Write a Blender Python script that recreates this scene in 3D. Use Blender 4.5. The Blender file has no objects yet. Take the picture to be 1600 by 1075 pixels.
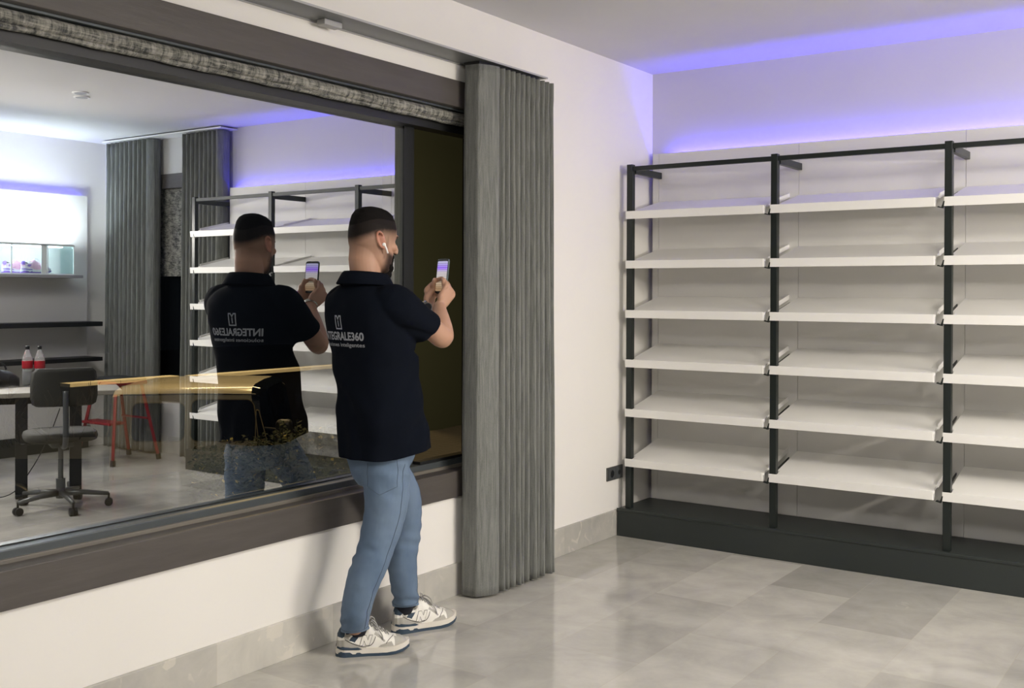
import bpy, bmesh, math, random
from mathutils import Vector, Matrix, noise
from mathutils.bvhtree import BVHTree
V = Vector
R = math.radians
random.seed(7)
sc = bpy.context.scene
C = sc.collection

# ------------------------------------------------------------------ camera
F_PX, CX, CY = 1654.5, 800.0, 464.16
YAW, PITCH, ROLL = R(34.9035), R(0.2309), R(0.2481)
CAM = V((3.1227, 0.0, 1.45))
v = V((-math.sin(YAW) * math.cos(PITCH), math.cos(YAW) * math.cos(PITCH), -math.sin(PITCH)))
r = V((math.cos(YAW), math.sin(YAW), 0))
u = r.cross(v)
r2 = r * math.cos(ROLL) + u * math.sin(ROLL)
u2 = -r * math.sin(ROLL) + u * math.cos(ROLL)
cd = bpy.data.cameras.new('camera')
cam = bpy.data.objects.new('camera', cd)
C.objects.link(cam)
m = Matrix((r2, u2, -v)).transposed().to_4x4()
m.translation = CAM
cam.matrix_world = m
cd.sensor_fit = 'HORIZONTAL'
cd.sensor_width = 36
cd.lens = 36 * F_PX / 1600
cd.shift_x = 0
cd.shift_y = -(1075 / 2 - CY) / 1600
cd.clip_start = 0.05
cd.clip_end = 200
sc.camera = cam

# ------------------------------------------------------------------ world, exposure
w = bpy.data.worlds.new('world')
sc.world = w
w.use_nodes = True
w.node_tree.nodes['Background'].inputs[0].default_value = (0.010, 0.012, 0.016, 1)
w.node_tree.nodes['Background'].inputs[1].default_value = 0.25
vs = sc.view_settings
vs.view_transform = 'Standard'
vs.look = 'None'
vs.gamma = 1
vs.use_curve_mapping = False
vs.exposure = 0.08

# ------------------------------------------------------------------ lights of the room
def area(name, loc, rot, size, power, col, size_y=None, spread=None, spec=1.0):
    d = bpy.data.lights.new(name, 'AREA')
    d.energy = power
    d.color = col
    d.size = size
    if size_y:
        d.shape = 'RECTANGLE'
        d.size_y = size_y
    if spread:
        d.spread = spread
    d.specular_factor = spec
    o = bpy.data.objects.new(name, d)
    o.location = loc
    o.rotation_euler = rot
    C.objects.link(o)
    return o

WARM = (1.0, 0.92, 0.81)
area('ceiling_light', (3.35, 3.1, 2.80), (R(14), 0, 0), 0.8, 76, (1.0, 0.94, 0.85))
area('ceiling_light', (2.6, 0.9, 2.80), (R(16), 0, 0), 1.0, 76, (1.0, 0.955, 0.88))
area('ceiling_light', (4.7, 3.4, 2.78), (0, R(30), 0), 0.9, 55, WARM)
# cool display lighting along the right wall
area('display_light', (5.22, 5.10, 1.92), (0, R(180 + 25), 0), 0.16, 22, (0.86, 0.95, 1.0), 1.0)
area('display_light', (5.20, 4.30, 1.98), (0, R(76), 0), 0.07, 46, (1.0, 0.905, 0.79), 1.2, R(120))
# blue LED coves above the wall panels
BLUE = (0.070, 0.055, 1.0)
area('cove_light', (1.90, 6.006, 2.294), (R(180), 0, 0), 3.52, 17, BLUE, 0.012)
area('cove_light', (5.504, 2.80, 2.276), (0, R(180), 0), 0.012, 20, BLUE, 5.90)
# street lamp beyond the garden, with fill lamps added outdoors
area('street_and_fill_light', (-7.2, 9.0, 4.2), (0, 0, 0), 0.5, 230, (1.0, 0.66, 0.27))
area('garden_light', (-0.5, 5.6, 2.7), (0, R(35), 0), 0.2, 40, (1.0, 0.82, 0.50))
area('street_and_fill_light', (-3.4, 4.4, 2.6), (R(35), R(48), 0), 0.3, 24, (1.0, 0.68, 0.32))  # added fill that warms the truck's near side
area('street_and_fill_light', (-8.6, 10.5, 3.4), (0, R(25), 0), 0.4, 330, (1.0, 0.72, 0.38), 4.0)  # extra lamp added to brighten the wall copings

# ------------------------------------------------------------------ materials
MATS = {}
def mat(name, col, rough=0.5, metal=0.0, spec=0.5, bump=None, vary=None, coat=0.0, emit=None, emit_s=0.0,
        alpha=1.0, trans=0.0, sheen=0.0):
    """bump = (scale, strength, (sx,sy,sz)); vary = (scale, amount, (sx,sy,sz), colour2)"""
    if name in MATS:
        return MATS[name]
    mt = bpy.data.materials.new(name)
    mt.use_nodes = True
    nt = mt.node_tree
    b = nt.nodes['Principled BSDF']
    b.inputs['Base Color'].default_value = (*col, 1)
    b.inputs['Roughness'].default_value = rough
    b.inputs['Metallic'].default_value = metal
    b.inputs['Specular IOR Level'].default_value = spec
    b.inputs['Coat Weight'].default_value = coat
    b.inputs['Transmission Weight'].default_value = trans
    b.inputs['Sheen Weight'].default_value = sheen
    if emit:
        b.inputs['Emission Color'].default_value = (*emit, 1)
        b.inputs['Emission Strength'].default_value = emit_s
    tc = nt.nodes.new('ShaderNodeTexCoord')
    def tex(scale, sv, detail=6):
        mp = nt.nodes.new('ShaderNodeMapping')
        mp.inputs['Scale'].default_value = sv
        nt.links.new(tc.outputs['Object'], mp.inputs['Vector'])
        n = nt.nodes.new('ShaderNodeTexNoise')
        n.inputs['Scale'].default_value = scale
        n.inputs['Detail'].default_value = detail
        nt.links.new(mp.outputs[0], n.inputs['Vector'])
        return n
    if vary is None:
        vary = (3.0, 0.25, (1, 1, 1), tuple(c * 0.93 for c in col))
    n = tex(vary[0], vary[2])
    mr = nt.nodes.new('ShaderNodeMapRange')
    mr.inputs['From Min'].default_value = 0.35
    mr.inputs['From Max'].default_value = 0.65
    mr.inputs['To Max'].default_value = vary[1]
    nt.links.new(n.outputs['Fac'], mr.inputs['Value'])
    mx = nt.nodes.new('ShaderNodeMix')
    mx.data_type = 'RGBA'
    mx.inputs['A'].default_value = (*col, 1)
    mx.inputs['B'].default_value = (*vary[3], 1)
    nt.links.new(mr.outputs[0], mx.inputs['Factor'])
    nt.links.new(mx.outputs['Result'], b.inputs['Base Color'])
    if bump:
        n2 = tex(bump[0], bump[2])
        bp = nt.nodes.new('ShaderNodeBump')
        bp.inputs['Strength'].default_value = bump[1]
        bp.inputs['Distance'].default_value = 0.01
        nt.links.new(n2.outputs['Fac'], bp.inputs['Height'])
        nt.links.new(bp.outputs[0], b.inputs['Normal'])
    MATS[name] = mt
    return mt

wall_m = mat('wall_paint', (0.765, 0.745, 0.705), 0.75, bump=(60, 0.03, (1, 1, 1)))
ceil_m = mat('ceiling_dimmed', (0.68, 0.675, 0.67), 0.85)  # same white, darkened because little direct light reaches the ceiling
wood_m = mat('dark_wood', (0.062, 0.054, 0.049), 0.48, bump=(9, 0.10, (6, 0.7, 6)),
             vary=(4, 0.7, (7, 0.9, 7), (0.080, 0.071, 0.064)))
slate_m = mat('slate_metal', (0.085, 0.098, 0.105), 0.38, 0.35)
black_m = mat('black_rubber', (0.008, 0.009, 0.010), 0.45)
taupe_m = mat('taupe_sill', (0.17, 0.155, 0.13), 0.45, vary=(6, 0.5, (6, .7, 6), (0.12, 0.11, 0.095)))
rack_m = mat('rack_metal', (0.012, 0.017, 0.016), 0.36, 0.2)
plinth_m = mat('plinth_board', (0.022, 0.028, 0.027), 0.42, bump=(120, 0.04, (1, 1, 1)))
shelf_m = mat('shelf_white', (0.82, 0.81, 0.78), 0.42)
panel_m = mat('panel_white', (0.68, 0.67, 0.645), 0.6)
white_m = mat('white_plastic', (0.85, 0.84, 0.82), 0.3)
track_m = mat('track_aluminium', (0.17, 0.18, 0.185), 0.4, 0.3)
trackw_m = mat('track_edge', (0.40, 0.40, 0.40), 0.4, 0.2)
steel_m = mat('steel', (0.55, 0.55, 0.54), 0.22, 1.0)
grey_m = mat('grey_plastic', (0.06, 0.065, 0.068), 0.42)
socket_m = mat('socket_grey', (0.10, 0.10, 0.095), 0.4, 0.4)
chairf_m = mat('chair_fabric', (0.028, 0.028, 0.024), 0.85, bump=(200, 0.2, (1, 1, 1)))
red_m = mat('red_paint', (0.20, 0.010, 0.016), 0.35)
redc_m = mat('red_label', (0.33, 0.01, 0.02), 0.35)
plast_m = mat('clear_plastic', (0.82, 0.85, 0.86), 0.12, trans=0.75)
cola_m = mat('dark_drink', (0.012, 0.006, 0.004), 0.1)
leather_m = mat('black_leather', (0.012, 0.012, 0.014), 0.35, bump=(25, 0.5, (1, 1, 1)))
desk_m = mat('desk_top', (0.24, 0.225, 0.19), 0.4)
asphalt_m = mat('asphalt', (0.05, 0.048, 0.045), 0.9, bump=(40, 0.3, (1, 1, 1)))
vanp_m = mat('van_paint', (0.62, 0.58, 0.50), 0.22, coat=0.6, vary=(1.5, 0.15, (1, 1, 1), (0.55, 0.52, 0.46)))
cwall_m = mat('garden_wall', (0.005, 0.0045, 0.004), 1.0, spec=0.0, bump=(18, 0.4, (1, 1, 1)))
coping_m = mat('coping_stone', (0.72, 0.66, 0.52), 0.7, bump=(30, 0.2, (1, 1, 1)))
earth_m = mat('earth', (0.03, 0.025, 0.017), 0.95, bump=(20, 0.8, (1, 1, 1)))
leaf_m = mat('leaf_green', (0.085, 0.090, 0.028), 0.6, vary=(30, 0.8, (1, 1, 1), (0.035, 0.045, 0.018)))
leafy_m = mat('leaf_yellow', (0.62, 0.47, 0.09), 0.55)
tglass_m = mat('van_glass', (0.004, 0.005, 0.006), 0.05)
trimv_m = mat('van_trim', (0.75, 0.62, 0.38), 0.25, 0.6)

def curtain_mat():
    mt = bpy.data.materials.new('curtain_fabric')
    mt.use_nodes = True
    nt = mt.node_tree
    b = nt.nodes['Principled BSDF']
    b.inputs['Roughness'].default_value = 0.9
    b.inputs['Sheen Weight'].default_value = 0.15
    b.inputs['Specular IOR Level'].default_value = 0.2
    tc = nt.nodes.new('ShaderNodeTexCoord')
    mp = nt.nodes.new('ShaderNodeMapping')
    mp.inputs['Scale'].default_value = (26, 26, 1.6)
    nt.links.new(tc.outputs['Object'], mp.inputs[0])
    n1 = nt.nodes.new('ShaderNodeTexNoise')
    n1.inputs['Scale'].default_value = 3
    n1.inputs['Detail'].default_value = 8
    n1.inputs['Distortion'].default_value = 1.2
    nt.links.new(mp.outputs[0], n1.inputs[0])
    n2 = nt.nodes.new('ShaderNodeTexNoise')
    n2.inputs['Scale'].default_value = 350
    n2.inputs['Detail'].default_value = 2
    nt.links.new(tc.outputs['Object'], n2.inputs[0])
    ma = nt.nodes.new('ShaderNodeMath')
    ma.operation = 'MULTIPLY_ADD'
    ma.inputs[1].default_value = 0.55
    nt.links.new(n2.outputs['Fac'], ma.inputs[0])
    nt.links.new(n1.outputs['Fac'], ma.inputs[2])
    cr = nt.nodes.new('ShaderNodeValToRGB')
    cr.color_ramp.elements[0].position = 0.5
    cr.color_ramp.elements[0].color = (0.098, 0.103, 0.096, 1)
    cr.color_ramp.elements[1].position = 1.0
    cr.color_ramp.elements[1].color = (0.21, 0.217, 0.202, 1)
    nt.links.new(ma.outputs[0], cr.inputs[0])
    nt.links.new(cr.outputs[0], b.inputs['Base Color'])
    bp = nt.nodes.new('ShaderNodeBump')
    bp.inputs['Strength'].default_value = 0.25
    bp.inputs['Distance'].default_value = 0.004
    nt.links.new(n2.outputs['Fac'], bp.inputs['Height'])
    nt.links.new(bp.outputs[0], b.inputs['Normal'])
    return mt
curtain_m = curtain_mat()

def stone_mat(name, tiles):
    mt = bpy.data.materials.new(name)
    mt.use_nodes = True
    nt = mt.node_tree
    N, L = nt.nodes, nt.links
    b = N['Principled BSDF']
    tc = N.new('ShaderNodeTexCoord')
    mp = N.new('ShaderNodeMapping')
    if tiles == 'floor':
        mp.inputs['Location'].default_value = (0.4605, 0.030, 0)
    else:
        mp.inputs['Location'].default_value = (0.13, 0.5, 0)
    sep = N.new('ShaderNodeSeparateXYZ')
    L.new(tc.outputs['Object'], sep.inputs[0])
    comb = N.new('ShaderNodeCombineXYZ')
    L.new(sep.outputs['Y'], comb.inputs['X'])
    if tiles == 'floor':
        L.new(sep.outputs['X'], comb.inputs['Y'])
    L.new(comb.outputs[0], mp.inputs[0])
    br = N.new('ShaderNodeTexBrick')
    br.inputs['Scale'].default_value = 1
    br.inputs['Brick Width'].default_value = 0.921 if tiles == 'floor' else 0.60
    br.inputs['Row Height'].default_value = 0.3985 if tiles == 'floor' else 5
    br.inputs['Mortar Size'].default_value = 0.0012
    br.inputs['Mortar Smooth'].default_value = 0.1
    br.inputs['Bias'].default_value = 0.0
    br.inputs['Color1'].default_value = (0.53, 0.515, 0.475, 1)
    br.inputs['Color2'].default_value = (0.375, 0.366, 0.340, 1)
    br.inputs['Mortar'].default_value = (0.47, 0.44, 0.385, 1)
    L.new(mp.outputs[0], br.inputs[0])
    n = N.new('ShaderNodeTexNoise')
    n.inputs['Scale'].default_value = 4.2
    n.inputs['Detail'].default_value = 12
    n.inputs['Roughness'].default_value = 0.62
    n.inputs['Distortion'].default_value = 0.35
    L.new(tc.outputs['Object'], n.inputs[0])
    cr = N.new('ShaderNodeValToRGB')
    cr.color_ramp.elements[0].position = 0.3
    cr.color_ramp.elements[0].color = (0.84, 0.84, 0.83, 1)
    cr.color_ramp.elements[1].position = 0.72
    cr.color_ramp.elements[1].color = (1.14, 1.13, 1.10, 1)
    L.new(n.outputs['Fac'], cr.inputs[0])
    mul = N.new('ShaderNodeMix')
    mul.data_type = 'RGBA'
    mul.blend_type = 'MULTIPLY'
    mul.inputs['Factor'].default_value = 1
    L.new(br.outputs['Color'], mul.inputs['A'])
    L.new(cr.outputs[0], mul.inputs['B'])
    # pale shell-like flecks in patches
    vo = N.new('ShaderNodeTexNoise')
    vo.inputs['Detail'].default_value = 5
    vo.inputs['Distortion'].default_value = 1.1
    vo.inputs['Scale'].default_value = 15 if tiles == 'floor' else 11
    nd = N.new('ShaderNodeTexNoise')
    nd.inputs['Scale'].default_value = 2.1
    nd.inputs['Detail'].default_value = 3
    L.new(tc.outputs['Object'], nd.inputs[0])
    L.new(tc.outputs['Object'], vo.inputs[0])
    m1 = N.new('ShaderNodeMapRange')
    m1.inputs['From Min'].default_value = 0.60 if tiles == 'floor' else 0.44
    m1.inputs['From Max'].default_value = 0.70 if tiles == 'floor' else 0.60
    L.new(nd.outputs['Fac'], m1.inputs[0])
    m2 = N.new('ShaderNodeMapRange')
    m2.inputs['From Min'].default_value = 0.56
    m2.inputs['From Max'].default_value = 0.60
    L.new(vo.outputs['Fac'], m2.inputs[0])
    mm = N.new('ShaderNodeMath')
    mm.operation = 'MULTIPLY'
    L.new(m1.outputs[0], mm.inputs[0])
    L.new(m2.outputs[0], mm.inputs[1])
    mm2 = N.new('ShaderNodeMath')
    mm2.operation = 'MULTIPLY'
    mm2.inputs[1].default_value = 0.55 if tiles == 'floor' else 0.55
    L.new(mm.outputs[0], mm2.inputs[0])
    fl = N.new('ShaderNodeMix')
    fl.data_type = 'RGBA'
    fl.inputs['B'].default_value = (0.66, 0.62, 0.54, 1)
    L.new(mm2.outputs[0], fl.inputs['Factor'])
    L.new(mul.outputs['Result'], fl.inputs['A'])
    L.new(fl.outputs['Result'], b.inputs['Base Color'])
    mr = N.new('ShaderNodeMapRange')
    mr.inputs['To Min'].default_value = 0.06
    mr.inputs['To Max'].default_value = 0.15
    L.new(n.outputs['Fac'], mr.inputs[0])
    if tiles == 'floor':
        L.new(mr.outputs[0], b.inputs['Roughness'])
        b.inputs['Specular IOR Level'].default_value = 0.62
        bp = N.new('ShaderNodeBump')
        bp.inputs['Strength'].default_value = 0.03
        bp.inputs['Distance'].default_value = 0.01
        L.new(n.outputs['Fac'], bp.inputs['Height'])
        L.new(bp.outputs[0], b.inputs['Normal'])
    else:
        b.inputs['Roughness'].default_value = 0.35
    return mt
floor_m = stone_mat('floor_stone', 'floor')
skirt_m = stone_mat('skirting_stone', 'skirt')

def mirror_glass(name, fac, tint=(1, 1, 1), ttint=(1, 1, 1)):
    """clear coated pane: part mirror, part see-through, on every face for every ray"""
    mt = bpy.data.materials.new(name)
    mt.use_nodes = True
    nt = mt.node_tree
    nt.nodes.remove(nt.nodes['Principled BSDF'])
    out = nt.nodes['Material Output']
    g = nt.nodes.new('ShaderNodeBsdfGlossy')
    g.inputs['Roughness'].default_value = 0.0
    g.inputs['Color'].default_value = (*tint, 1)
    t = nt.nodes.new('ShaderNodeBsdfTransparent')
    t.inputs['Color'].default_value = (*ttint, 1)
    mx = nt.nodes.new('ShaderNodeMixShader')
    mx.inputs[0].default_value = fac
    nt.links.new(t.outputs[0], mx.inputs[1])
    nt.links.new(g.outputs[0], mx.inputs[2])
    nt.links.new(mx.outputs[0], out.inputs[0])
    return mt
pane_m = mirror_glass('window_glass', 0.62, (0.93, 0.965, 1.0), (0.95, 1.0, 0.97))
pane2_m = mirror_glass('inner_glass', 0.05)
case_m = mirror_glass('case_glass', 0.12, (0.8, 1, 1), (0.93, 0.98, 0.98))

def emis(name, col, s):
    mt = bpy.data.materials.new(name)
    mt.use_nodes = True
    b = mt.node_tree.nodes['Principled BSDF']
    b.inputs['Base Color'].default_value = (*col, 1)
    b.inputs['Emission Color'].default_value = (*col, 1)
    b.inputs['Emission Strength'].default_value = s
    return mt

# ------------------------------------------------------------------ mesh helpers
class MB:
    def __init__(s):
        s.v = []; s.f = []; s.m = []; s.cur = 0
    def add(s, vs, fs):
        n = len(s.v)
        s.v += [V(q) for q in vs]
        for f in fs:
            s.f.append([n + i for i in f]); s.m.append(s.cur)
        return s
    def box(s, x0, x1, y0, y1, z0, z1, mtx=None):
        vs = [V((x, y, z)) for z in (z0, z1) for y in (y0, y1) for x in (x0, x1)]
        if mtx: vs = [mtx @ q for q in vs]
        return s.add(vs, [(0, 2, 3, 1), (4, 5, 7, 6), (0, 1, 5, 4), (2, 6, 7, 3), (0, 4, 6, 2), (1, 3, 7, 5)])
    def rbox(s, x0, x1, y0, y1, z0, z1, rad=0.01, mtx=None, seg=2):
        bm = bmesh.new()
        bmesh.ops.create_cube(bm, size=1)
        for q in bm.verts:
            q.co = V(((x0 + x1) / 2 + q.co.x * (x1 - x0), (y0 + y1) / 2 + q.co.y * (y1 - y0), (z0 + z1) / 2 + q.co.z * (z1 - z0)))
        bmesh.ops.bevel(bm, geom=list(bm.edges), offset=rad, segments=seg, profile=0.5, affect='EDGES')
        bm.verts.index_update()
        vs = [mtx @ q.co if mtx else q.co.copy() for q in bm.verts]
        s.add(vs, [[q.index for q in f.verts] for f in bm.faces])
        bm.free()
        return s
    def rings(s, rings, closed=True, cap=True):
        n = len(rings[0]); vs = [q for rg in rings for q in rg]; fs = []
        for i in range(len(rings) - 1):
            for j in range(n if closed else n - 1):
                k = (j + 1) % n
                fs.append((i * n + j, i * n + k, (i + 1) * n + k, (i + 1) * n + j))
        if cap and closed:
            fs.append(tuple(range(n - 1, -1, -1)))
            fs.append(tuple((len(rings) - 1) * n + j for j in range(n)))
        return s.add(vs, fs)
    def tube(s, pts, rad, n=12, cap=True, round_end=False):
        pts = [V(q) for q in pts]
        rads = rad if isinstance(rad, (list, tuple)) else [rad] * len(pts)
        if round_end:
            d0 = (pts[0] - pts[1]).normalized(); d1 = (pts[-1] - pts[-2]).normalized()
            a, b2 = rads[0], rads[-1]
            pts = [pts[0] + d0 * a * t for t in (0.98, 0.8, 0.45)] + pts + [pts[-1] + d1 * b2 * t for t in (0.45, 0.8, 0.98)]
            rads = [a * 0.2, a * 0.6, a * 0.9] + list(rads) + [b2 * 0.9, b2 * 0.6, b2 * 0.2]
        rg = []
        t0 = (pts[1] - pts[0]).normalized()
        up = V((0, 0, 1)) if abs(t0.z) < 0.9 else V((1, 0, 0))
        side = t0.cross(up).normalized()
        for i, q in enumerate(pts):
            t = (pts[min(i + 1, len(pts) - 1)] - pts[max(i - 1, 0)]).normalized()
            side = (side - t * side.dot(t)).normalized()
            b2 = t.cross(side)
            rg.append([q + (side * math.cos(a) + b2 * math.sin(a)) * rads[i] for a in [2 * math.pi * j / n for j in range(n)]])
        return s.rings(rg, True, cap)
    def cyl(s, x, y, z0, z1, rad, n=24, r2=None):
        return s.tube([(x, y, z0), (x, y, z1)], [rad, rad if r2 is None else r2], n)
    def lathe(s, x, y, prof, n=24):
        return s.rings([[V((x + rr * math.cos(2 * math.pi * j / n), y + rr * math.sin(2 * math.pi * j / n), z)) for j in range(n)] for rr, z in prof])
    def ell(s, c, ax, n=16, k=10):
        """ellipsoid: centre, three axis vectors"""
        c = V(c); ax = [V(a) for a in ax]; rg = []
        for i in range(1, k):
            t = math.pi * i / k
            rg.append([c + ax[2] * (-math.cos(t)) + (ax[0] * math.cos(p) + ax[1] * math.sin(p)) * math.sin(t) for p in [2 * math.pi * j / n for j in range(n)]])
        return s.rings(rg)
    def prism(s, poly, fn0, fn1):
        """poly 2D, fn0/fn1 map (a,b) to 3D for the two faces"""
        n = len(poly)
        vs = [fn0(*q) for q in poly] + [fn1(*q) for q in poly]
        fs = [tuple(range(n - 1, -1, -1)), tuple(range(n, 2 * n))] + [(i, (i + 1) % n, n + (i + 1) % n, n + i) for i in range(n)]
        return s.add(vs, fs)
    def mesh(s, name):
        me = bpy.data.meshes.new(name)
        me.from_pydata([tuple(q) for q in s.v], [], s.f)
        return me
    def build(s, name, mts, parent=None, smooth=False, bevel=0, mtx=None, fixn=True):
        me = s.mesh(name)
        if fixn:
            bm = bmesh.new(); bm.from_mesh(me)
            bmesh.ops.recalc_face_normals(bm, faces=bm.faces)
            bm.to_mesh(me); bm.free()
        if not isinstance(mts, (list, tuple)): mts = [mts]
        for q in mts: me.materials.append(q)
        if len(mts) > 1: me.polygons.foreach_set('material_index', s.m)
        if smooth:
            me.polygons.foreach_set('use_smooth', [True] * len(me.polygons))
        o = bpy.data.objects.new(name, me)
        C.objects.link(o)
        if parent: o.parent = parent
        if mtx: o.matrix_local = mtx
        if bevel:
            bv = o.modifiers.new('bevel', 'BEVEL'); bv.width = bevel; bv.segments = 2; bv.limit_method = 'ANGLE'
        if smooth == 'auto':
            try: me.set_sharp_from_angle(angle=R(35))
            except Exception: pass
        return o

def tag(o, label=None, cat=None, group=None, kind=None):
    if label: o['label'] = label
    if cat: o['category'] = cat
    if group: o['group'] = group
    if kind: o['kind'] = kind
    return o
def empty(name, loc=(0, 0, 0), rz=0):
    o = bpy.data.objects.new(name, None)
    o.empty_display_size = 0.1
    o.location = loc; o.rotation_euler = (0, 0, rz)
    C.objects.link(o)
    return o
def thing(name, label, cat, group=None, loc=(0, 0, 0), rz=0):
    return tag(empty(name, loc, rz), label, cat, group)
def copy_tree(o, parent=None):
    c = o.copy(); C.objects.link(c); c.parent = parent
    for ch in list(o.children): copy_tree(ch, c)
    return c
def struct(o): return tag(o, kind='structure')
def spline(pts, n=6):
    """Catmull-Rom through tuples of any length"""
    P = [list(q) for q in pts]; P = [P[0]] + P + [P[-1]]; out = []
    for i in range(1, len(P) - 2):
        for k in range(n):
            t = k / n
            out.append([0.5 * (2 * b + (c - a) * t + (2 * a - 5 * b + 4 * c - d) * t * t + (-a + 3 * b - 3 * c + d) * t ** 3)
                        for a, b, c, d in zip(P[i - 1], P[i], P[i + 1], P[i + 2])])
    out.append(P[-2]); return out

# ------------------------------------------------------------------ room
XW, YB, HC, YN = 5.525, 6.0277, 2.839, -2.2
WT = 0.24
WY0, WY1, WZ0, WZ1 = -0.4, 4.42, 0.473, 2.461     # outer edge of the wooden window surround
b = MB()
b.box(-WT, 0, YN - .2, YB + .2, -.05, WZ0 + .02).box(-WT, 0, YN - .2, YB + .2, WZ1 - .02, HC + .05)
b.box(-WT, 0, YN - .2, WY0 + .02, WZ0 + .02, WZ1 - .02).box(-WT, 0, WY1 - .02, YB + .2, WZ0 + .02, WZ1 - .02)
struct(b.build('wall_left', wall_m))
W2 = (3.86, 4.86, 0.47, 2.50)
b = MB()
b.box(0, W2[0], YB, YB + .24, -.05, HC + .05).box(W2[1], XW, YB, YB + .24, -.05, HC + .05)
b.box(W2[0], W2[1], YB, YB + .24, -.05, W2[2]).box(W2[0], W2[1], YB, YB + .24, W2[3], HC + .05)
struct(b.build('wall_far', mat('far_wall_dimmed', (0.60, 0.585, 0.56), 0.75, bump=(60, 0.03, (1, 1, 1)))))  # wall paint darkened here to stand for this wall's weaker light
struct(MB().box(XW, XW + .2, YN - .2, YB + .24, -.05, HC + .05).build('wall_right', wall_m))
struct(MB().box(-WT, XW + .2, YN - .2, YN, -.05, HC + .05).build('wall_near', wall_m))
struct(MB().box(0, XW, YN, YB, -.05, 0).build('floor', floor_m))
struct(MB().box(0, XW, YN, YB, HC, HC + .05).build('ceiling', ceil_m))
struct(MB().box(0, .014, YN, YB, 0, .154).build('baseboard_left', skirt_m, bevel=.002))
struct(MB().box(3.75, XW, YB - .014, YB, 0, .154).build('baseboard_far', skirt_m, bevel=.002))

# window 1
w1 = struct(empty('window_1', (0, 1.8, WZ0)))
inv = Matrix.Translation((0, -1.8, -WZ0))
b = MB()
b.box(-.06, .018, WY0, WY1, WZ0, .597).box(-.06, .018, WY0, WY1, 2.335, WZ1)
b.box(-.06, .018, WY0, WY0 + .12, .597, 2.335)
b.box(-.06, .018, WY1 - .115, WY1, WZ0, WZ1)
b.build('window_surround', wood_m, w1, bevel=.003, mtx=inv)
MB().box(.0, .010, WY0, WY1, 2.342, 2.350).box(-.10, -.055, WY0, WY1, 2.325, 2.40).build('surround_groove', black_m, w1, mtx=inv)
MB().box(-.112, -.062, WY0, WY1, .575, .6095).build('window_sill', taupe_m, w1, bevel=.002, mtx=inv)
b = MB()
b.box(-.135, -.075, WY0, 4.39, .585, .636)                       # bottom rail
b.box(-.150, -.085, WY0, WY0 + .08, .636, 2.27)
b.build('window_frame', slate_m, w1, bevel=.003, mtx=inv)
b = MB()
b.box(-.150, -.070, WY0, 4.40, 2.228, 2.42)                      # black head rail behind the blind
b.box(-.148, -.139, WY0, 3.77, .634, .652)                            # gasket under the glass
b.box(-.135, -.085, 3.846, 4.31, .634, .650)
b.box(-.150, -.126, 3.772, 3.842, .636, 2.27)
b.box(-.160, -.060, 4.315, 4.40, .55, 2.42)
b.box(-.160, -.135, 4.262, 4.290, .63, 2.42)
b.build('window_gasket', black_m, w1, mtx=inv)
MB().box(-.135, -.105, 4.282, 4.298, .640, 2.27).build('jamb_channel', mat('jamb_blue_reflex', (.07, .08, .16), .25, .7), w1, bevel=.002, mtx=inv)  # slate channel with a blue reflection put into its colour
MB().add([(-.131, WY0, .64), (-.131, 3.77, .64), (-.131, 3.77, 2.26), (-.131, WY0, 2.26)], [(0, 1, 2, 3)]).build('window_pane', pane_m, w1, mtx=inv, fixn=False)
MB().box(-.260, -.235, WY0, WY1, .50, .56).build('outer_sill', taupe_m, w1, mtx=inv)

# roller blind rolled up under the head of the window
def weave_mat():
    mt = bpy.data.materials.new('blind_weave'); mt.use_nodes = True
    nt = mt.node_tree; N, L = nt.nodes, nt.links; b = N['Principled BSDF']
    b.inputs['Roughness'].default_value = 0.85
    tc = N.new('ShaderNodeTexCoord')
    outs = []
    for sv in ((8, 30, 8), (14, 5, 60)):
        mp = N.new('ShaderNodeMapping'); mp.inputs['Scale'].default_value = sv
        L.new(tc.outputs['Object'], mp.inputs[0])
        n = N.new('ShaderNodeTexNoise'); n.inputs['Scale'].default_value = 2.2; n.inputs['Detail'].default_value = 7
        n.inputs['Roughness'].default_value = 0.7
        L.new(mp.outputs[0], n.inputs[0]); outs.append(n)
    mm = N.new('ShaderNodeMath'); mm.operation = 'ADD'
    L.new(outs[0].outputs['Fac'], mm.inputs[0]); L.new(outs[1].outputs['Fac'], mm.inputs[1])
    cr = N.new('ShaderNodeValToRGB'); e = cr.color_ramp.elements
    e[0].position = 0.42; e[0].color = (0.035, 0.038, 0.036, 1)
    e[1].position = 0.60; e[1].color = (0.34, 0.33, 0.29, 1)
    m2 = N.new('ShaderNodeMath'); m2.operation = 'MULTIPLY'; m2.inputs[1].default_value = 0.5
    L.new(mm.outputs[0], m2.inputs[0]); L.new(m2.outputs[0], cr.inputs[0]); L.new(cr.outputs[0], b.inputs['Base Color'])
    return mt
weave_m = weave_mat()
bl = thing('roller_blind', 'patterned grey woven roller blind rolled up along the top of the big window', 'blind', loc=(-.045, 1.8, 2.300))
rg = []
ys = [WY0 + .05 + (4.29 - WY0 - .05) * i / 150 for i in range(151)]
for y in ys:
    k = (y * 1.05) % 1.0
    rr = .0235 + .0012 * math.sin(y * 9) + (.0025 if k < .05 else 0)
    rg.append([V((rr * math.cos(a), y - 1.8, rr * math.sin(a) * 1.02)) for a in [2 * math.pi * j / 28 for j in range(28)]])
MB().rings(rg).build('blind_roll', weave_m, bl, smooth=True)
rg = []
for y in ys[:-1]:
    d = .0015 * math.sin(y * 17) + .001 * math.sin(y * 41)
    rg.append([V(q) for q in ((.004, y - 1.8, -.020), (.012, y - 1.8, -.032 + d), (-.002, y - 1.8, -.040 + d), (-.014, y - 1.8, -.032 + d), (-.010, y - 1.8, -.020))])
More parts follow.
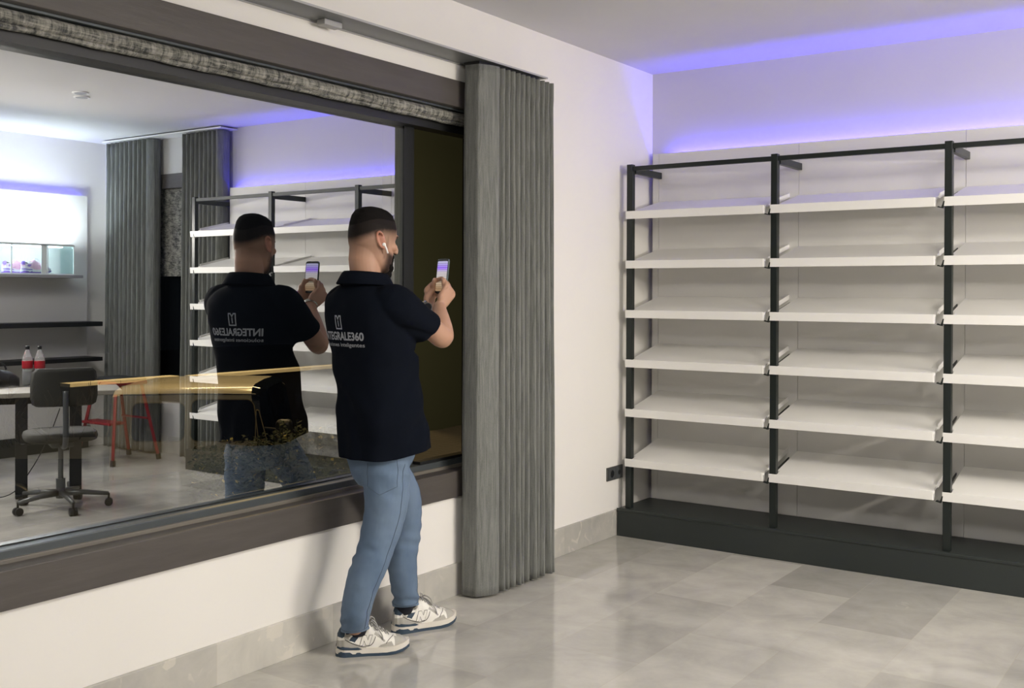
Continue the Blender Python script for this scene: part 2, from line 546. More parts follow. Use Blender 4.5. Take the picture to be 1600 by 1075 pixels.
MB().rings(rg).build('blind_hem', weave_m, bl, smooth=True)
MB().box(-.012, .028, WY0 - 1.8 + .05, 4.29 - 1.8, .026, .034).build('blind_bracket', slate_m, bl)

# curtain track
def track(label, loc, L, depth, mats, axis='y'):
    t = thing('curtain_track', label, 'curtain track', loc=loc)
    if axis == 'y':
        MB().box(0, depth, 0, L, 0, .006).build('track_plate', mats[0], t)
        MB().box(depth - .002, depth + .002, 0, L, -.001, .0075).box(.0, .006, 0, L, -.006, .0).build('track_lip', mats[1], t)
    else:
        MB().box(0, L, -depth, 0, 0, .006).build('track_plate', mats[0], t)
        MB().box(0, L, -depth - .002, -depth + .002, -.002, .009).build('track_lip', mats[1], t)
    return t
tk = track('slim grey curtain track fixed to the wall above the big window', (0.0, -1.0, 2.548), 5.56, .158, (track_m, trackw_m))
MB().box(.030, .075, 3.05 + 1.0, 3.15 + 1.0, -.024, 0).build('track_slider', trackw_m, tk, bevel=.003)
MB().box(.03, .125, 4.02 + 1.0, 4.53 + 1.0, -.016, 0).build('carrier_rail', black_m, tk)

def curtain(name, label, a0, a1, depth, z0, z1, flat, pleats, seed, wid_axis='y', off=0.0, loc=(0, 0, 0), hem=.05, taper=0.012):
    """a0..a1 along the wall; folds swing 0..depth away from it; 'flat' = share of the leading flat panel"""
    rnd = random.Random(seed)
    n = 420
    base = []
    for i in range(n + 1):
        s = i / n
        if s < flat:
            q = s / flat
            d = depth * (0.62 + .38 * math.sin(q * math.pi * .5)) if q > .06 else depth * q / .06 * .62
            base.append((a0 + (a1 - a0) * s, d, 0.0))
        else:
            q = (s - flat) / (1 - flat)
            ph = q * pleats * 2 * math.pi
            base.append((a0 + (a1 - a0) * s + .006 * math.sin(ph), depth * (.66 + .34 * math.cos(ph)), ph))
    offs = [rnd.uniform(-1, 1) for _ in range(pleats + 3)]
    zs = [z0 + (z1 - z0) * k / 60 for k in range(61)]
    rg = []
    for z in zs:
        t = (z - z0) / (z1 - z0)
        row = []
        for i, (a, d, ph) in enumerate(base):
            k = ph / (2 * math.pi)
            j = int(k); fr = k - j
            wob = (offs[j] * (1 - fr) + offs[min(j + 1, len(offs) - 1)] * fr)
            aa = a + .007 * wob * (1 - t) + .0035 * math.sin(z * 5 + k * 2.1) * (1 - t)
            dd = d * (1 + .10 * (1 - t)) + .006 * wob * (1 - t) + taper * (1 - t) * (i / n)
            dd += .0025 * noise.noise(V((a * 18, z * 2.2, seed)))
            if t > 1 - hem: dd += .0025
            row.append((aa, off + dd))
        rg.append([V((loc_x, a, z)) if wid_axis == 'y' else V((a, loc_x, z)) for a, loc_x in [(q[0], q[1] if wid_axis == 'y' else -q[1]) for q in row]])
    m_ = MB(); m_.rings(rg, closed=False)
    o = m_.build(name, curtain_m, smooth=True, fixn=False)
    md = o.modifiers.new('thick', 'SOLIDIFY'); md.thickness = .0025; md.offset = 0
    o.location = loc
    tag(o, label, 'curtain')
    return o
curtain('curtain', 'tall grey pleated curtain drawn together right of the big window', 4.00, 4.60, .115, .012, 2.530, .20, 11, 3, 'y', .052)

# second window (far wall, seen mirrored in the big pane)
w2 = struct(empty('window_2', (W2[0], YB, W2[2])))
b = MB(); x0, x1, z0, z1 = 0, W2[1] - W2[0], 0, W2[3] - W2[2]
b.box(x0, x1, -.02, .08, z1 - .13, z1).box(x0, x1, -.02, .08, z0, z0 + .1)
b.box(x0, x0 + .07, -.02, .08, z0, z1).box(x1 - .07, x1, -.02, .08, z0, z1)
b.build('window_frame', wood_m, w2, bevel=.003)
MB().box(x0, x1, .10, .115, z0, z1).build('window_pane', mat('night_pane', (.004, .005, .006), .06), w2)
o = MB().box(3.98, 4.76, YB + .03, YB + .036, 1.585, 2.37).build('roller_blind', weave_m)
tag(o, 'lowered mottled grey roller blind in the narrow second window, seen mirrored', 'blind')
tk2 = track('pale curtain track near the ceiling over the narrow window, seen mirrored', (3.66, YB, 2.818), 1.66, .18, (white_m, white_m), 'x')
curtain('curtain', 'grey curtain mirrored in the pane, hanging next to the red step stool', 4.64, 5.30, .10, .02, 2.812, .10, 9, 5, 'x', .04, (0, YB, 0))
curtain('curtain', 'grey curtain mirrored in the pane, hanging beside the shelving rack end', 3.715, 4.21, .10, .02, 2.812, .10, 8, 9, 'x', .04, (0, YB, 0))

# wall socket
sk = thing('wall_socket', 'dark grey double wall socket low on the wall beside the shelving rack', 'socket', loc=(0, 5.457, .335))
MB().box(0, .010, 0, .186, 0, .080).build('socket_plate', socket_m, sk, bevel=.002)
for k in range(2):
    MB().box(.010, .0125, .008 + .089 * k, .089 + .089 * k, .006, .074).build('socket_insert', grey_m, sk, bevel=.001)
MB().tube([(.0125, .0485, .040), (.0150, .0485, .040)], .022, 24).build('socket_ring', steel_m, sk)
MB().tube([(.0130, .0485, .040), (.0158, .0485, .040)], .018, 24).build('socket_well', black_m, sk)
MB().tube([(.0125, .1375, .040), (.0142, .1375, .040)], .014, 24).build('socket_well', black_m, sk)

# ------------------------------------------------------------------ shelving rack
PX = [.074, .972, 1.879, 2.782, 3.686]
YF = 5.610
PW = .0185
rk = thing('shelving_rack', 'long black metal display rack on a dark plinth along the far wall', 'shelving', loc=(0, 0, 0))
b = MB(); b.box(.020, 3.735, 5.5574, 5.967, 0, .1641)
b.build('plinth', plinth_m, rk, bevel=.003)
MB().box(.018, 3.737, 5.553, 5.5574, .150, .1661).build('plinth_edge', plinth_m, rk, bevel=.0015)
for i, x in enumerate(PX):
    MB().box(x - PW, x + PW, YF - PW, YF + PW, .1641, 2.2198).build('post', rack_m, rk, bevel=.002)
    MB().box(x - .013 + .012, x + .013 + .012, YF + PW, 5.967, 2.165, 2.204).build('wall_arm', rack_m, rk, bevel=.0015)
    if i < 4:
        MB().box(x + PW, PX[i + 1] - PW, YF - .012, YF + .014, 2.182, 2.208).build('top_rail', rack_m, rk, bevel=.0015)
xs = [.034, .077, .976, 1.883, 2.786, 3.688]
for i in range(5):
    MB().box(xs[i] + .0008, xs[i + 1] - .0008, 5.968, 5.983, .1641, 2.3250).build('back_panel', panel_m, rk, bevel=.001)
ZR = [1.940, 1.645, 1.350, 1.055, .760, .462]
for z in ZR:
    for i in range(5):
        if i > 0:
            x = PX[i]
            MB().prism([(-.026, -.060), (-.010, -.066), (-.004, -.050), (.0, -.036), (.006, -.036), (.003, -.055), (-.004, -.072), (-.030, -.066)],
                       lambda a, c, x=x, z=z: V((x - .020 + a, 5.578, z + c + .015)), lambda a, c, x=x, z=z: V((x - .020 + a, 5.600, z + c + .015))).build('hook', rack_m, rk)
            MB().add([(x - .0235, YF + .019, z - .035), (x - .0185, YF + .019, z - .035), (x - .0185, 5.90, z + .040), (x - .0235, 5.90, z + .040),
                      (x - .0235, YF + .018, z - .010), (x - .0185, YF + .018, z - .010), (x - .0185, 5.90, z + .052), (x - .0235, 5.90, z + .052)],
                     [(0, 1, 2, 3), (4, 7, 6, 5), (0, 4, 5, 1), (2, 6, 7, 3), (0, 3, 7, 4), (1, 5, 6, 2)]).build('bracket', rack_m, rk)
rows = ['top row', 'second row from the top', 'third row from the top', 'fourth row from the top', 'fifth row from the top', 'bottom row']
bays = ['leftmost bay of the rack', 'second bay from the left, between two posts', 'third bay, cut by the photo edge', 'end bay, only seen mirrored']
def make_shelf(Wd, end=False):
    t = thing('slanted_shelf', '', 'shelf')
    b = MB()
    # board: slopes up to the back (local y 0..0.40), front lip
    yb0, yb1, zs, ze = .006, .385, -.006, .081
    def bz(y): return zs + (ze - zs) * (y - yb0) / (yb1 - yb0)
    n0 = .040                                            # notch for the post
    pts = [(n0, yb0), (Wd, yb0), (Wd, yb1), (.024, yb1), (.024, .075), (n0, .075)]
    if end: pts = [(n0, yb0), (.880, yb0), (.880, .075), (Wd, .075), (Wd, yb1), (.024, yb1), (.024, .075), (n0, .075)]
    b.prism(pts, lambda a, c: V((a, c, bz(c) - .012)), lambda a, c: V((a, c, bz(c))))
    b.build('shelf_board', shelf_m, t, bevel=.001)
    # front lip: slightly flared outwards, runs in front of the post
    b = MB(); prof = [(.000, .000), (.004, .000), (.008, -.045), (.003, -.047)]
    b.rings([[V((x, y + dy, z)) for y, z in prof] for x, dy in ((.001, -.0), (.005, 0), (Wd, 0))])
    b.build('front_lip', shelf_m, t, bevel=.0008)
    b = MB()
    b.prism([(.002, .0), (.006, -.047), (.024, -.040), (.032, -.004), (.026, .0), (.018, -.016), (.010, -.014)],
            lambda a, c: V((Wd, a, c)), lambda a, c: V((Wd + .0045, a, c)))
    b.build('end_clip', white_m, t)
    b = MB()
    b.prism([(.10, bz(.10) - .014), (.40, bz(.40) - .014), (.40, bz(.40) + .012), (.10, bz(.10) + .014)],
            lambda a, c: V((Wd + .0008, a, c)), lambda a, c: V((Wd + .0048, a, c)))
    b.build('side_rail', white_m, t)
    return t
sh0 = make_shelf(.862)
first = True
for bi in range(4):
    for ri in range(6):
        if bi == 3 and ri == 0: sh0 = make_shelf(.945, True); first = True
        s_ = sh0 if first else copy_tree(sh0)
        first = False
        s_.location = (PX[bi] - PW - .0005 + (.0 if bi else 0), 5.5775, ZR[ri])
        s_['label'] = 'white slanted shelf, %s, %s' % (rows[ri], bays[bi])
        s_['group'] = 'slanted white shelves on the rack'

# LED cove strips
led_m = emis('led_blue', (.16, .12, 1.0), 3.0)
o = MB().box(.13, 3.67, 6.000, 6.012, 2.276, 2.284).build('led_strip', led_m)
tag(o, 'blue LED strip glowing above the white panels behind the shelving rack', 'LED strip')
o = MB().box(5.498, 5.510, -.2, 5.76, 2.262, 2.270).build('led_strip', led_m)
tag(o, 'blue LED strip glowing above the white wall cladding, seen mirrored', 'LED strip')

# ------------------------------------------------------------------ right wall fittings (mirrored in the pane)
cl = thing('wall_cladding', 'white wall cladding with dark base, mirrored at the left of the pane', 'wall panel', loc=(XW, 0, 0))
for i in range(5):
    MB().box(-.060, -.045, 5.80 - 1.2 * (i + 1) + .001, 5.80 - 1.2 * i - .001, .12, 2.3269).build('cladding_panel', panel_m, cl, bevel=.001)
MB().box(-.085, -.0, -.2, 5.80, 0, .16).build('dark_base', plinth_m, cl)
for z, h_, lb in ((1.172, .042, 'upper'), (.850, .036, 'lower')):
    o = MB().box(5.20, 5.464, 3.2, 5.785, z - h_, z).build('wall_shelf', black_m, bevel=.002)
    tag(o, 'dark floating wall shelf mirrored in the pane, the %s of the two' % lb, 'shelf', 'dark wall shelves')
# display case on a small shelf
o = MB().box(5.22, 5.464, 4.2, 5.60, 1.565, 1.59).build('wall_shelf', mat('grey_shelf', (.30, .30, .32), .4), bevel=.002)
tag(o, 'grey wall shelf under the lit glass display case, seen mirrored', 'shelf')
dc = thing('display_case', 'lit glass display case with pink sneakers inside, mirrored at far left', 'display case', loc=(5.25, 4.35, 1.59))
MB().box(0, .22, 0, 1.18, 0, .012).build('case_base', white_m, dc)
b = MB()
b.box(0, .003, 0, 1.18, .012, .262).box(.217, .22, 0, 1.18, .012, .262).box(0, .22, 1.177, 1.18, .012, .262).box(0, .22, 0, .003, .012, .262).box(0, .22, 0, 1.18, .262, .268)
b.build('case_glass', case_m, dc)
b = MB()
for y in (0, .30, .59, .92, 1.172):
    b.box(-.002, .008, y, y + .008, .012, .262)
b.box(-.002, .01, 0, 1.18, .255, .272).box(-.002, .01, 0, 1.18, 0, .012)
b.box(-.002, .006, .865, .915, .012, .262)
b.build('case_frame', mat('case_frame', (.75, .80, .80), .3), dc)
MB().box(.09, .13, .05, 1.12, .244, .254).build('case_lamp', emis('case_lamp', (.86, .96, 1.0), 30), dc)
area('case_light', (5.36, 4.95, 1.838), (0, 0, 0), .06, 1.4, (.88, .96, 1.0), 1.0)

# recessed twin ceiling spot (mirrored)
sp = thing('ceiling_spotlight', 'small twin round recessed ceiling spotlight, seen mirrored', 'ceiling light', loc=(3.41, 4.40, HC))
for k in (-1, 1):
    MB().tube([(.07 * k, .05 * k, 0), (.07 * k, .05 * k, -.008)], .055, 32).build('spot_ring', white_m, sp, smooth='auto')
    MB().tube([(.07 * k, .05 * k, -.004), (.07 * k, .05 * k, -.0095)], .042, 32).build('spot_lens', mat('spot_lens', (.35, .36, .37), .4), sp)
# ------------------------------------------------------------------ outside, through the pane
struct(MB().box(-3.25, -3.0, 7.10, 10.5, -1.4, 4.4).build('outer_backdrop', mat('olive_backdrop', (.080, .086, .056), .9, spec=.1)))  # added sheet standing in for the dim olive night beyond the open sash
struct(MB().box(-40, -4.2, -12, 40, -1.5, -1.40).build('ground', asphalt_m))
vo = V((-6.73, 7.75, 0)); vd = math.atan2(.61, .79)
vn = thing('truck', 'pale truck cab parked outside beyond the hedge, lit golden by a street lamp', 'truck', loc=(vo.x, vo.y, -1.40), rz=vd)
rg = []
for k, x in enumerate([-.93, -.90, -.80, -.5, -.2, .1, .4, .6, .76, .84, .88]):
    t = (x + .02) / .9
    ins = (.09, .02, 0, 0, 0, 0, 0, 0, 0, .02, .10)[k]
    rc = 1.790 - .04 * max(0, -t) ** 2 - .015 * max(0, t) ** 3 - ins * .6
    front = 1 + max(0, x - .5) * .0
    half = [(.04 + ins, .30), (.0 + ins, .55), (-.02 + ins, .80), (.0 + ins, 1.12), (.085 + ins, min(1.66, rc - .10)), (.12 + ins, rc - .080), (.19 + ins, rc - .036), (.40 + ins, rc - .010), (.95, rc)]
    pts = half + [(1.9 - y, z) for y, z in half[-2::-1]]
    lean = lambda z: (1.12 - z) * .16 if (x > .7 and z > 1.12) else 0
    rg.append([V((x + lean(z), y, z)) for y, z in pts])
MB().rings(rg[:-2]).build('cab', vanp_m, vn, smooth='auto')
MB().rings(rg[-3:]).build('windscreen', tglass_m, vn, smooth='auto')
def side_y(z): return .085 * (z - 1.12) / .54 if z > 1.12 else 0
def rrect(x0, x1, z0, z1, rad, slant=0.0, n=6):
    out = []
    for cx, cz, a0 in ((x1 - rad, z1 - rad, 0), (x0 + rad, z1 - rad, 90), (x0 + rad, z0 + rad, 180), (x1 - rad, z0 + rad, 270)):
        for i in range(n + 1):
            a = R(a0 + 90 * i / n)
            px, pz = cx + rad * math.cos(a), cz + rad * math.sin(a)
            out.append((px + slant * (z1 - pz) * (px - x0) / (x1 - x0), pz))
    return out
for (x0, x1, z0, z1, sl) in ((-.66, -.06, 1.15, 1.58, 0), (.005, .70, 1.15, 1.62, .16), (.735, .765, 1.17, 1.50, .3)):
    rad_ = min(.08, (x1 - x0) * .35)
    poly = rrect(x0, x1, z0, z1, rad_, sl)
    MB().prism(poly, lambda a, c: V((a, side_y(c) - .004, c)), lambda a, c: V((a, side_y(c) - .010, c))).build('side_window', tglass_m, vn)
    loop = [V((a, side_y(c) - .012, c)) for a, c in poly]
    MB().tube(loop + [loop[0], loop[1]], .006, 6, cap=False).build('window_trim', trimv_m, vn)
for x in (-.78, -.85):
    MB().tube([(x, side_y(z) - .004, z) for z in (.6, 1.12, 1.6)], .004, 6).build('door_seam', trimv_m, vn)
MB().tube([(-.80, .090, 1.665), (0, .086, 1.680), (.72, .086, 1.675)], .009, 8).build('roof_gutter', black_m, vn)
MB().rbox(1.0, 1.18, -.26, -.10, 1.12, 1.42, .05, seg=3).tube([(.84, .02, 1.30), (1.05, -.16, 1.30)], .012, 8).build('wing_mirror', mat('mirror_shell', (.03, .03, .028), .4), vn)
MB().box(-2.7, -.98, .05, 1.85, .62, .95).build('load_bed', black_m, vn)
for x in (-2.0, .25):
    wv = MB()
    wv.rings([[V((x + rr * math.cos(a), y, .35 + rr * math.sin(a))) for a in [2 * math.pi * j / 32 for j in range(32)]] for rr, y in ((.18, -.03), (.20, -.045), (.33, -.05), (.35, -.02), (.35, .16), (.2, .18))])
    wv.build('wheel', black_m, vn, smooth='auto')

gw = thing('garden_wall', 'low garden wall with a pale lamplit coping beyond the parked van', 'wall', loc=(-10, 8.3, -1.4))
MB().box(-.16, .06, 0, 1.72, 0, 1.55).build('wall_body', cwall_m, gw)
MB().box(-.16, .07, 0, 1.77, 1.55, 1.595).build('coping', coping_m, gw)
gw = thing('garden_wall', 'long low wall whose pale coping runs out behind the man', 'wall', loc=(-10, 10.35, -1.4))
MB().box(-.16, .06, 0, 6.0, 0, 1.525).build('wall_body', cwall_m, gw)
MB().box(-.16, .07, 0, 6.0, 1.525, 1.575).build('coping', coping_m, gw)

# planted bank under the window
def bank_z(x, y):
    d = -x
    base = -.10 + .50 * (1 - math.exp(-max(0, d - .25) * 1.5)) if d < 2.3 else .36 - (d - 2.3) * .60
    return base + .05 * noise.noise(V((x * 1.7, y * 1.7, 3))) - .03
mb = MB(); nx, ny = 40, 90
vsx = [(-.3 - 4.2 * i / nx) for i in range(nx + 1)]; vsy = [-1 + 10.5 * j / ny for j in range(ny + 1)]
vs_ = [V((x, y, bank_z(x, y))) for x in vsx for y in vsy]
fs_ = [(i * (ny + 1) + j, i * (ny + 1) + j + 1, (i + 1) * (ny + 1) + j + 1, (i + 1) * (ny + 1) + j) for i in range(nx) for j in range(ny)]
mb.add(vs_, fs_)
struct(mb.build('earth_bank', earth_m, smooth=True, fixn=False))
rnd = random.Random(11)
def leaves(mb, n, xr, yr, yellow, hmax, sz):
    for _ in range(n):
        x = rnd.uniform(*xr); y = rnd.uniform(*yr)
        if y < 2.45 - .80 * x or y > 3.55 - 1.16 * x: continue
        z = bank_z(x, y) + rnd.random() ** 1.6 * hmax
        s_ = rnd.uniform(*sz); a = rnd.uniform(0, 6.283); t = rnd.uniform(-.9, .9)
        d = V((math.cos(a), math.sin(a), t)).normalized(); q = d.cross(V((0, 0, 1))).normalized() * s_ * .32
        q.z += s_ * .2 * rnd.uniform(-1, 1)
        c = V((x, y, z)); mb.cur = 1 if rnd.random() < yellow else 0
        mb.add([c, c + d * s_ * .5 + q, c + d * s_, c + d * s_ * .5 - q + V((0, 0, s_ * .1))], [(0, 1, 2), (0, 2, 3)])
mb = MB(); leaves(mb, 42000, (-3.1, -.34), (2.7, 7.2), .03, .17, (.014, .038))
for k in range(26):
    x = rnd.uniform(-2.6, -1.0); y = rnd.uniform(2.7, 3.3) - rnd.uniform(.85, 1.1) * x; h0 = rnd.uniform(.12, .30)
    z0_ = bank_z(x, y); lean = V((rnd.uniform(-.25, .25), rnd.uniform(-.25, .25), 1))
    mb.cur = 0
    mb.tube([V((x, y, z0_)) + lean * h0 * t for t in (0, .5, 1)], .003, 5)
    for j in range(9):
        c = V((x, y, z0_)) + lean * h0 * (.4 + .6 * j / 9); a = rnd.uniform(0, 6.28); s_ = .045
        d = V((math.cos(a), math.sin(a), .5)).normalized(); q = d.cross(V((0, 0, 1))).normalized() * .014
        mb.cur = 1 if rnd.random() < .08 else 0
        mb.add([c, c + d * s_ * .5 + q, c + d * s_, c + d * s_ * .5 - q], [(0, 1, 2), (0, 2, 3)])
tag(mb.build('hedge', (leaf_m, leafy_m), fixn=False), 'low leafy hedge with scattered yellow leaves just outside the big window', 'hedge')
sb = MB()
def twig(p0, d, L, rad, dep):
    p1 = p0 + d * L
    sb.tube([p0, (p0 + p1) / 2 + V((rnd.uniform(-.02, .02),) * 3), p1], [rad, rad * .8, rad * .6], 5)
    if dep:
        for _ in range(3):
            twig(p0 + d * L * rnd.uniform(.5, 1), (d + V((rnd.uniform(-.7, .7), rnd.uniform(-.7, .7), rnd.uniform(-.2, .5)))).normalized(), L * .62, rad * .6, dep - 1)
for yy in (6.9, 7.2, 7.5, 7.9, 8.3):
    twig(V((-9.35, yy, -1.4)), V((.05, .05, 1)), .95, .02, 3)
tag(sb.build('bare_shrub', mat('bark', (.02, .015, .01), .9)), 'dark bare twiggy shrub silhouetted against the lamplit wall outside', 'shrub')

# ------------------------------------------------------------------ furniture seen mirrored in the pane
# desk: long edge runs along (-.5,.866)
dx = math.atan2(.866, -.5)
dk = thing('desk', 'pale topped desk on black column legs, mirrored beside the office chair', 'desk', loc=(3.92, 3.52, 0), rz=dx)
# local x along the desk, local -y towards +X side
MB().rbox(0, 1.30, -.50, 0, .706, .740, .006).build('desk_top', desk_m, dk)
MB().box(.20, 1.05, -.40, -.34, .63, .706).build('desk_rail', black_m, dk)
for x in (.64, .99):
    MB().rbox(x - .04, x + .04, -.10, -.03, .03, .706, .005).build('desk_leg', black_m, dk)
    MB().rbox(x - .04, x + .04, -.46, -.02, 0, .032, .008).build('desk_foot', black_m, dk)
def bottle(loc, label):
    t = thing('bottle', label, 'bottle', 'soft drink bottles on the desk', loc=loc)
    prof = [(.0, .002), (.030, 0), (.036, .012), (.037, .10), (.034, .125), (.036, .15), (.037, .19), (.030, .222), (.018, .252), (.0125, .268), (.0125, .280)]
    MB().lathe(0, 0, prof, 24).build('bottle_body', plast_m, t, smooth=True)
    MB().lathe(0, 0, [(.0375, .128), (.0382, .13), (.0382, .182), (.0375, .184)], 24).build('bottle_label', redc_m, t, smooth='auto')
    MB().lathe(0, 0, [(.0148, .270), (.0150, .292), (.012, .295), (0, .295)], 20).build('bottle_cap', black_m, t, smooth='auto')
    return t
bt = bottle((4.140, 4.435, .7405), 'clear bottle with red label and dark drink left inside, on the desk')
MB().lathe(0, 0, [(0, .004), (.033, .005), (.034, .09), (.033, .105), (0, .105)], 20).build('drink', cola_m, bt, smooth='auto')
bottle((4.072, 4.492, .7405), 'empty clear bottle with red label, right-hand bottle on the desk')
# black bag
bg = thing('bag', 'black leather bag lying on the desk, mirrored at the left edge', 'bag', loc=(4.20, 4.20, .7405), rz=dx)
b = MB(); rg = []
for k in range(15):
    t = k / 14; x = -.18 + .36 * t; hh = .135 * (math.sin(math.pi * (0.06 + .88 * t)) ** .45); ww = .085 * (math.sin(math.pi * (0.06 + .88 * t)) ** .4)
    rg.append([V((x, ww * math.cos(a) * (1 + .06 * math.sin(x * 60)), hh * .5 + hh * .5 * math.sin(a) * (1 + .08 * math.sin(x * 47 + a)))) for a in [2 * math.pi * j / 20 for j in range(20)]])
b.rings(rg).build('bag_body', leather_m, bg, smooth=True)
MB().tube(spline([(-.09, 0, .125), (-.07, .0, .165), (0, 0, .180), (.07, 0, .165), (.09, 0, .125)], 5), .007, 8).build('bag_handle', leather_m, bg, smooth=True)
o = MB().rbox(-.07, .07, -.05, .05, 0, .045, .006, Matrix.Translation((4.26, 4.12, .885)) @ Matrix.Rotation(.7, 4, 'Z')).build('box', redc_m)
tag(o, 'flat red box on top of the black bag, mirrored at left edge', 'box')

# office chair
ch = thing('office_chair', 'dark grey swivel office chair on castors, mirrored at the left of the pane', 'office chair', loc=(3.12, 4.07, 0), rz=math.atan2(.42, .90))
# local +x = facing direction
b = MB()
bk = []
for z, hw in ((.70, .17), (.715, .195), (.76, .205), (.85, .205), (.92, .195), (.945, .17)):
    ring = []
    for yy, th in ((-1, 0), (-.9, 1), (-.5, 1.2), (0, 1.3), (.5, 1.2), (.9, 1), (1, 0)):
        ring.append((yy * hw, th))
    curve = lambda yy: -.205 + .035 * (yy / .2) ** 2
    rg_ = [V((curve(a) - .020 * th, a, z)) for a, th in ring] + [V((curve(a) + .016 * th, a, z)) for a, th in ring[-2:0:-1]]
    bk.append(rg_)
b.rings(bk).build('backrest', chairf_m, ch, smooth=True, bevel=0)
b = MB(); sr = []
for z, k in ((.455, .90), (.463, .97), (.485, 1.0), (.510, .97), (.520, .86)):
    sr.append([V((.03 + .22 * k * abs(math.cos(a)) ** .6 * (1 if math.cos(a) > 0 else -1), .23 * k * abs(math.sin(a)) ** .6 * (1 if math.sin(a) > 0 else -1), z)) for a in [2 * math.pi * j / 36 for j in range(36)]])
b.rings(sr).build('seat', chairf_m, ch, smooth=True)
MB().tube(spline([(.02, 0, .44), (-.16, 0, .43), (-.235, 0, .48), (-.245, 0, .62), (-.232, 0, .80)], 6), .018, 10).build('back_support', grey_m, ch, smooth=True)
MB().rbox(-.10, .12, -.07, .07, .415, .456, .01).build('seat_mechanism', grey_m, ch)
MB().cyl(0, 0, .07, .20, .030).cyl(0, 0, .20, .42, .0165).build('column', mat('column_grey', (.12, .125, .125), .35, .4), ch, smooth='auto')
MB().tube([(.05, -.07, .44), (.06, -.24, .43)], .006, 8).build('seat_lever', black_m, ch)
for k in range(5):
    a = 2 * math.pi * k / 5 + .5
    d = V((math.cos(a), math.sin(a), 0))
    leg = MB().tube([d * .02 + V((0, 0, .105)), d * .15 + V((0, 0, .100)), d * .30 + V((0, 0, .082))], [.022, .018, .013], 10).build('base_leg', mat('column_grey', (.12, .125, .125)), ch, smooth=True)
    cb = MB(); c = d * .30; s_ = V((-d.y, d.x, 0))
    for sg in (-1, 1):
        q = c + s_ * .014 * sg + V((0, 0, .026))
        cb.rings([[q + s_ * off + (d * math.cos(t) + V((0, 0, 1)) * math.sin(t)) * rr for t in [2 * math.pi * j / 20 for j in range(20)]] for rr, off in ((.018, -.011), (.026, -.009), (.026, .009), (.018, .011))])
    cb.tube([c + V((0, 0, .03)), c + V((0, 0, .085))], .007, 8)
    cb.build('castor', black_m, leg, smooth='auto')

# red step stool
st = thing('step_stool', 'red folding step stool with black top, mirrored before the grey curtain', 'step stool', loc=(4.56, 5.50, 0))
MB().rbox(-.19, .19, -.15, .15, .690, .715, .010, seg=3).build('top_pad', mat('black_top', (.015, .015, .016), .5), st)
MB().rbox(-.195, .195, -.155, .155, .655, .689, .008).build('top_rim', red_m, st)
for sx, sy, dxx, dyy in ((-1, -1, -.10, -.02), (1, -1, .10, -.02), (-1, 1, -.06, .14), (1, 1, .06, .14)):
    p0 = V((sx * .15, sy * .12, .67)); p1 = V((sx * .15 + dxx, sy * .12 + dyy + (-.08 if sy < 0 else 0), .02))
    l_ = MB().tube([p0, p1], .018, 4).build('leg', red_m, st, bevel=.003)
    MB().tube([p1 + (p0 - p1).normalized() * .03, p1 - V((0, 0, .018))], .022, 10).build('rubber_foot', black_m, l_)
MB().rbox(-.20, .20, -.22, -.06, .33, .352, .006).build('step', red_m, st)
MB().tube([(-.18, .17, .36), (.18, .17, .36)], .010, 10).build('cross_bar', red_m, st)
cab = MB().tube(spline([(3.50, 4.30, .62), (3.54, 4.24, .42), (3.62, 4.16, .20), (3.70, 4.05, .03), (3.85, 3.85, .006), (4.0, 3.3, .006)], 8), .0035, 8).build('cable', black_m, smooth=True)
tag(cab, 'thin black cable hanging from the desk down to the floor, mirrored', 'cable')
# ------------------------------------------------------------------ sneakers
def interp(tab, x):
    if x <= tab[0][0]: return tab[0][1]
    for (a, fa), (b2, fb) in zip(tab, tab[1:]):
        if x <= b2:
            t = (x - a) / (b2 - a); t = t * t * (3 - 2 * t) * .5 + t * .5
            return fa + (fb - fa) * t
    return tab[-1][1]
def inpoly(x, y, P):
    c = False; j = len(P) - 1
    for i in range(len(P)):
        if (P[i][1] > y) != (P[j][1] > y) and x < (P[j][0] - P[i][0]) * (y - P[i][1]) / (P[j][1] - P[i][1]) + P[i][0]: c = not c
        j = i
    return c
HT = [(0, .078), (.012, .096), (.03, .100), (.06, .088), (.085, .088), (.105, .104), (.125, .112), (.15, .100), (.18, .083), (.21, .067), (.235, .060), (.262, .055), (.285, .044), (.298, .030)]
HWT = [(0, .012), (.008, .023), (.03, .033), (.08, .036), (.12, .037), (.16, .043), (.20, .048), (.235, .048), (.262, .041), (.285, .027), (.298, .008)]
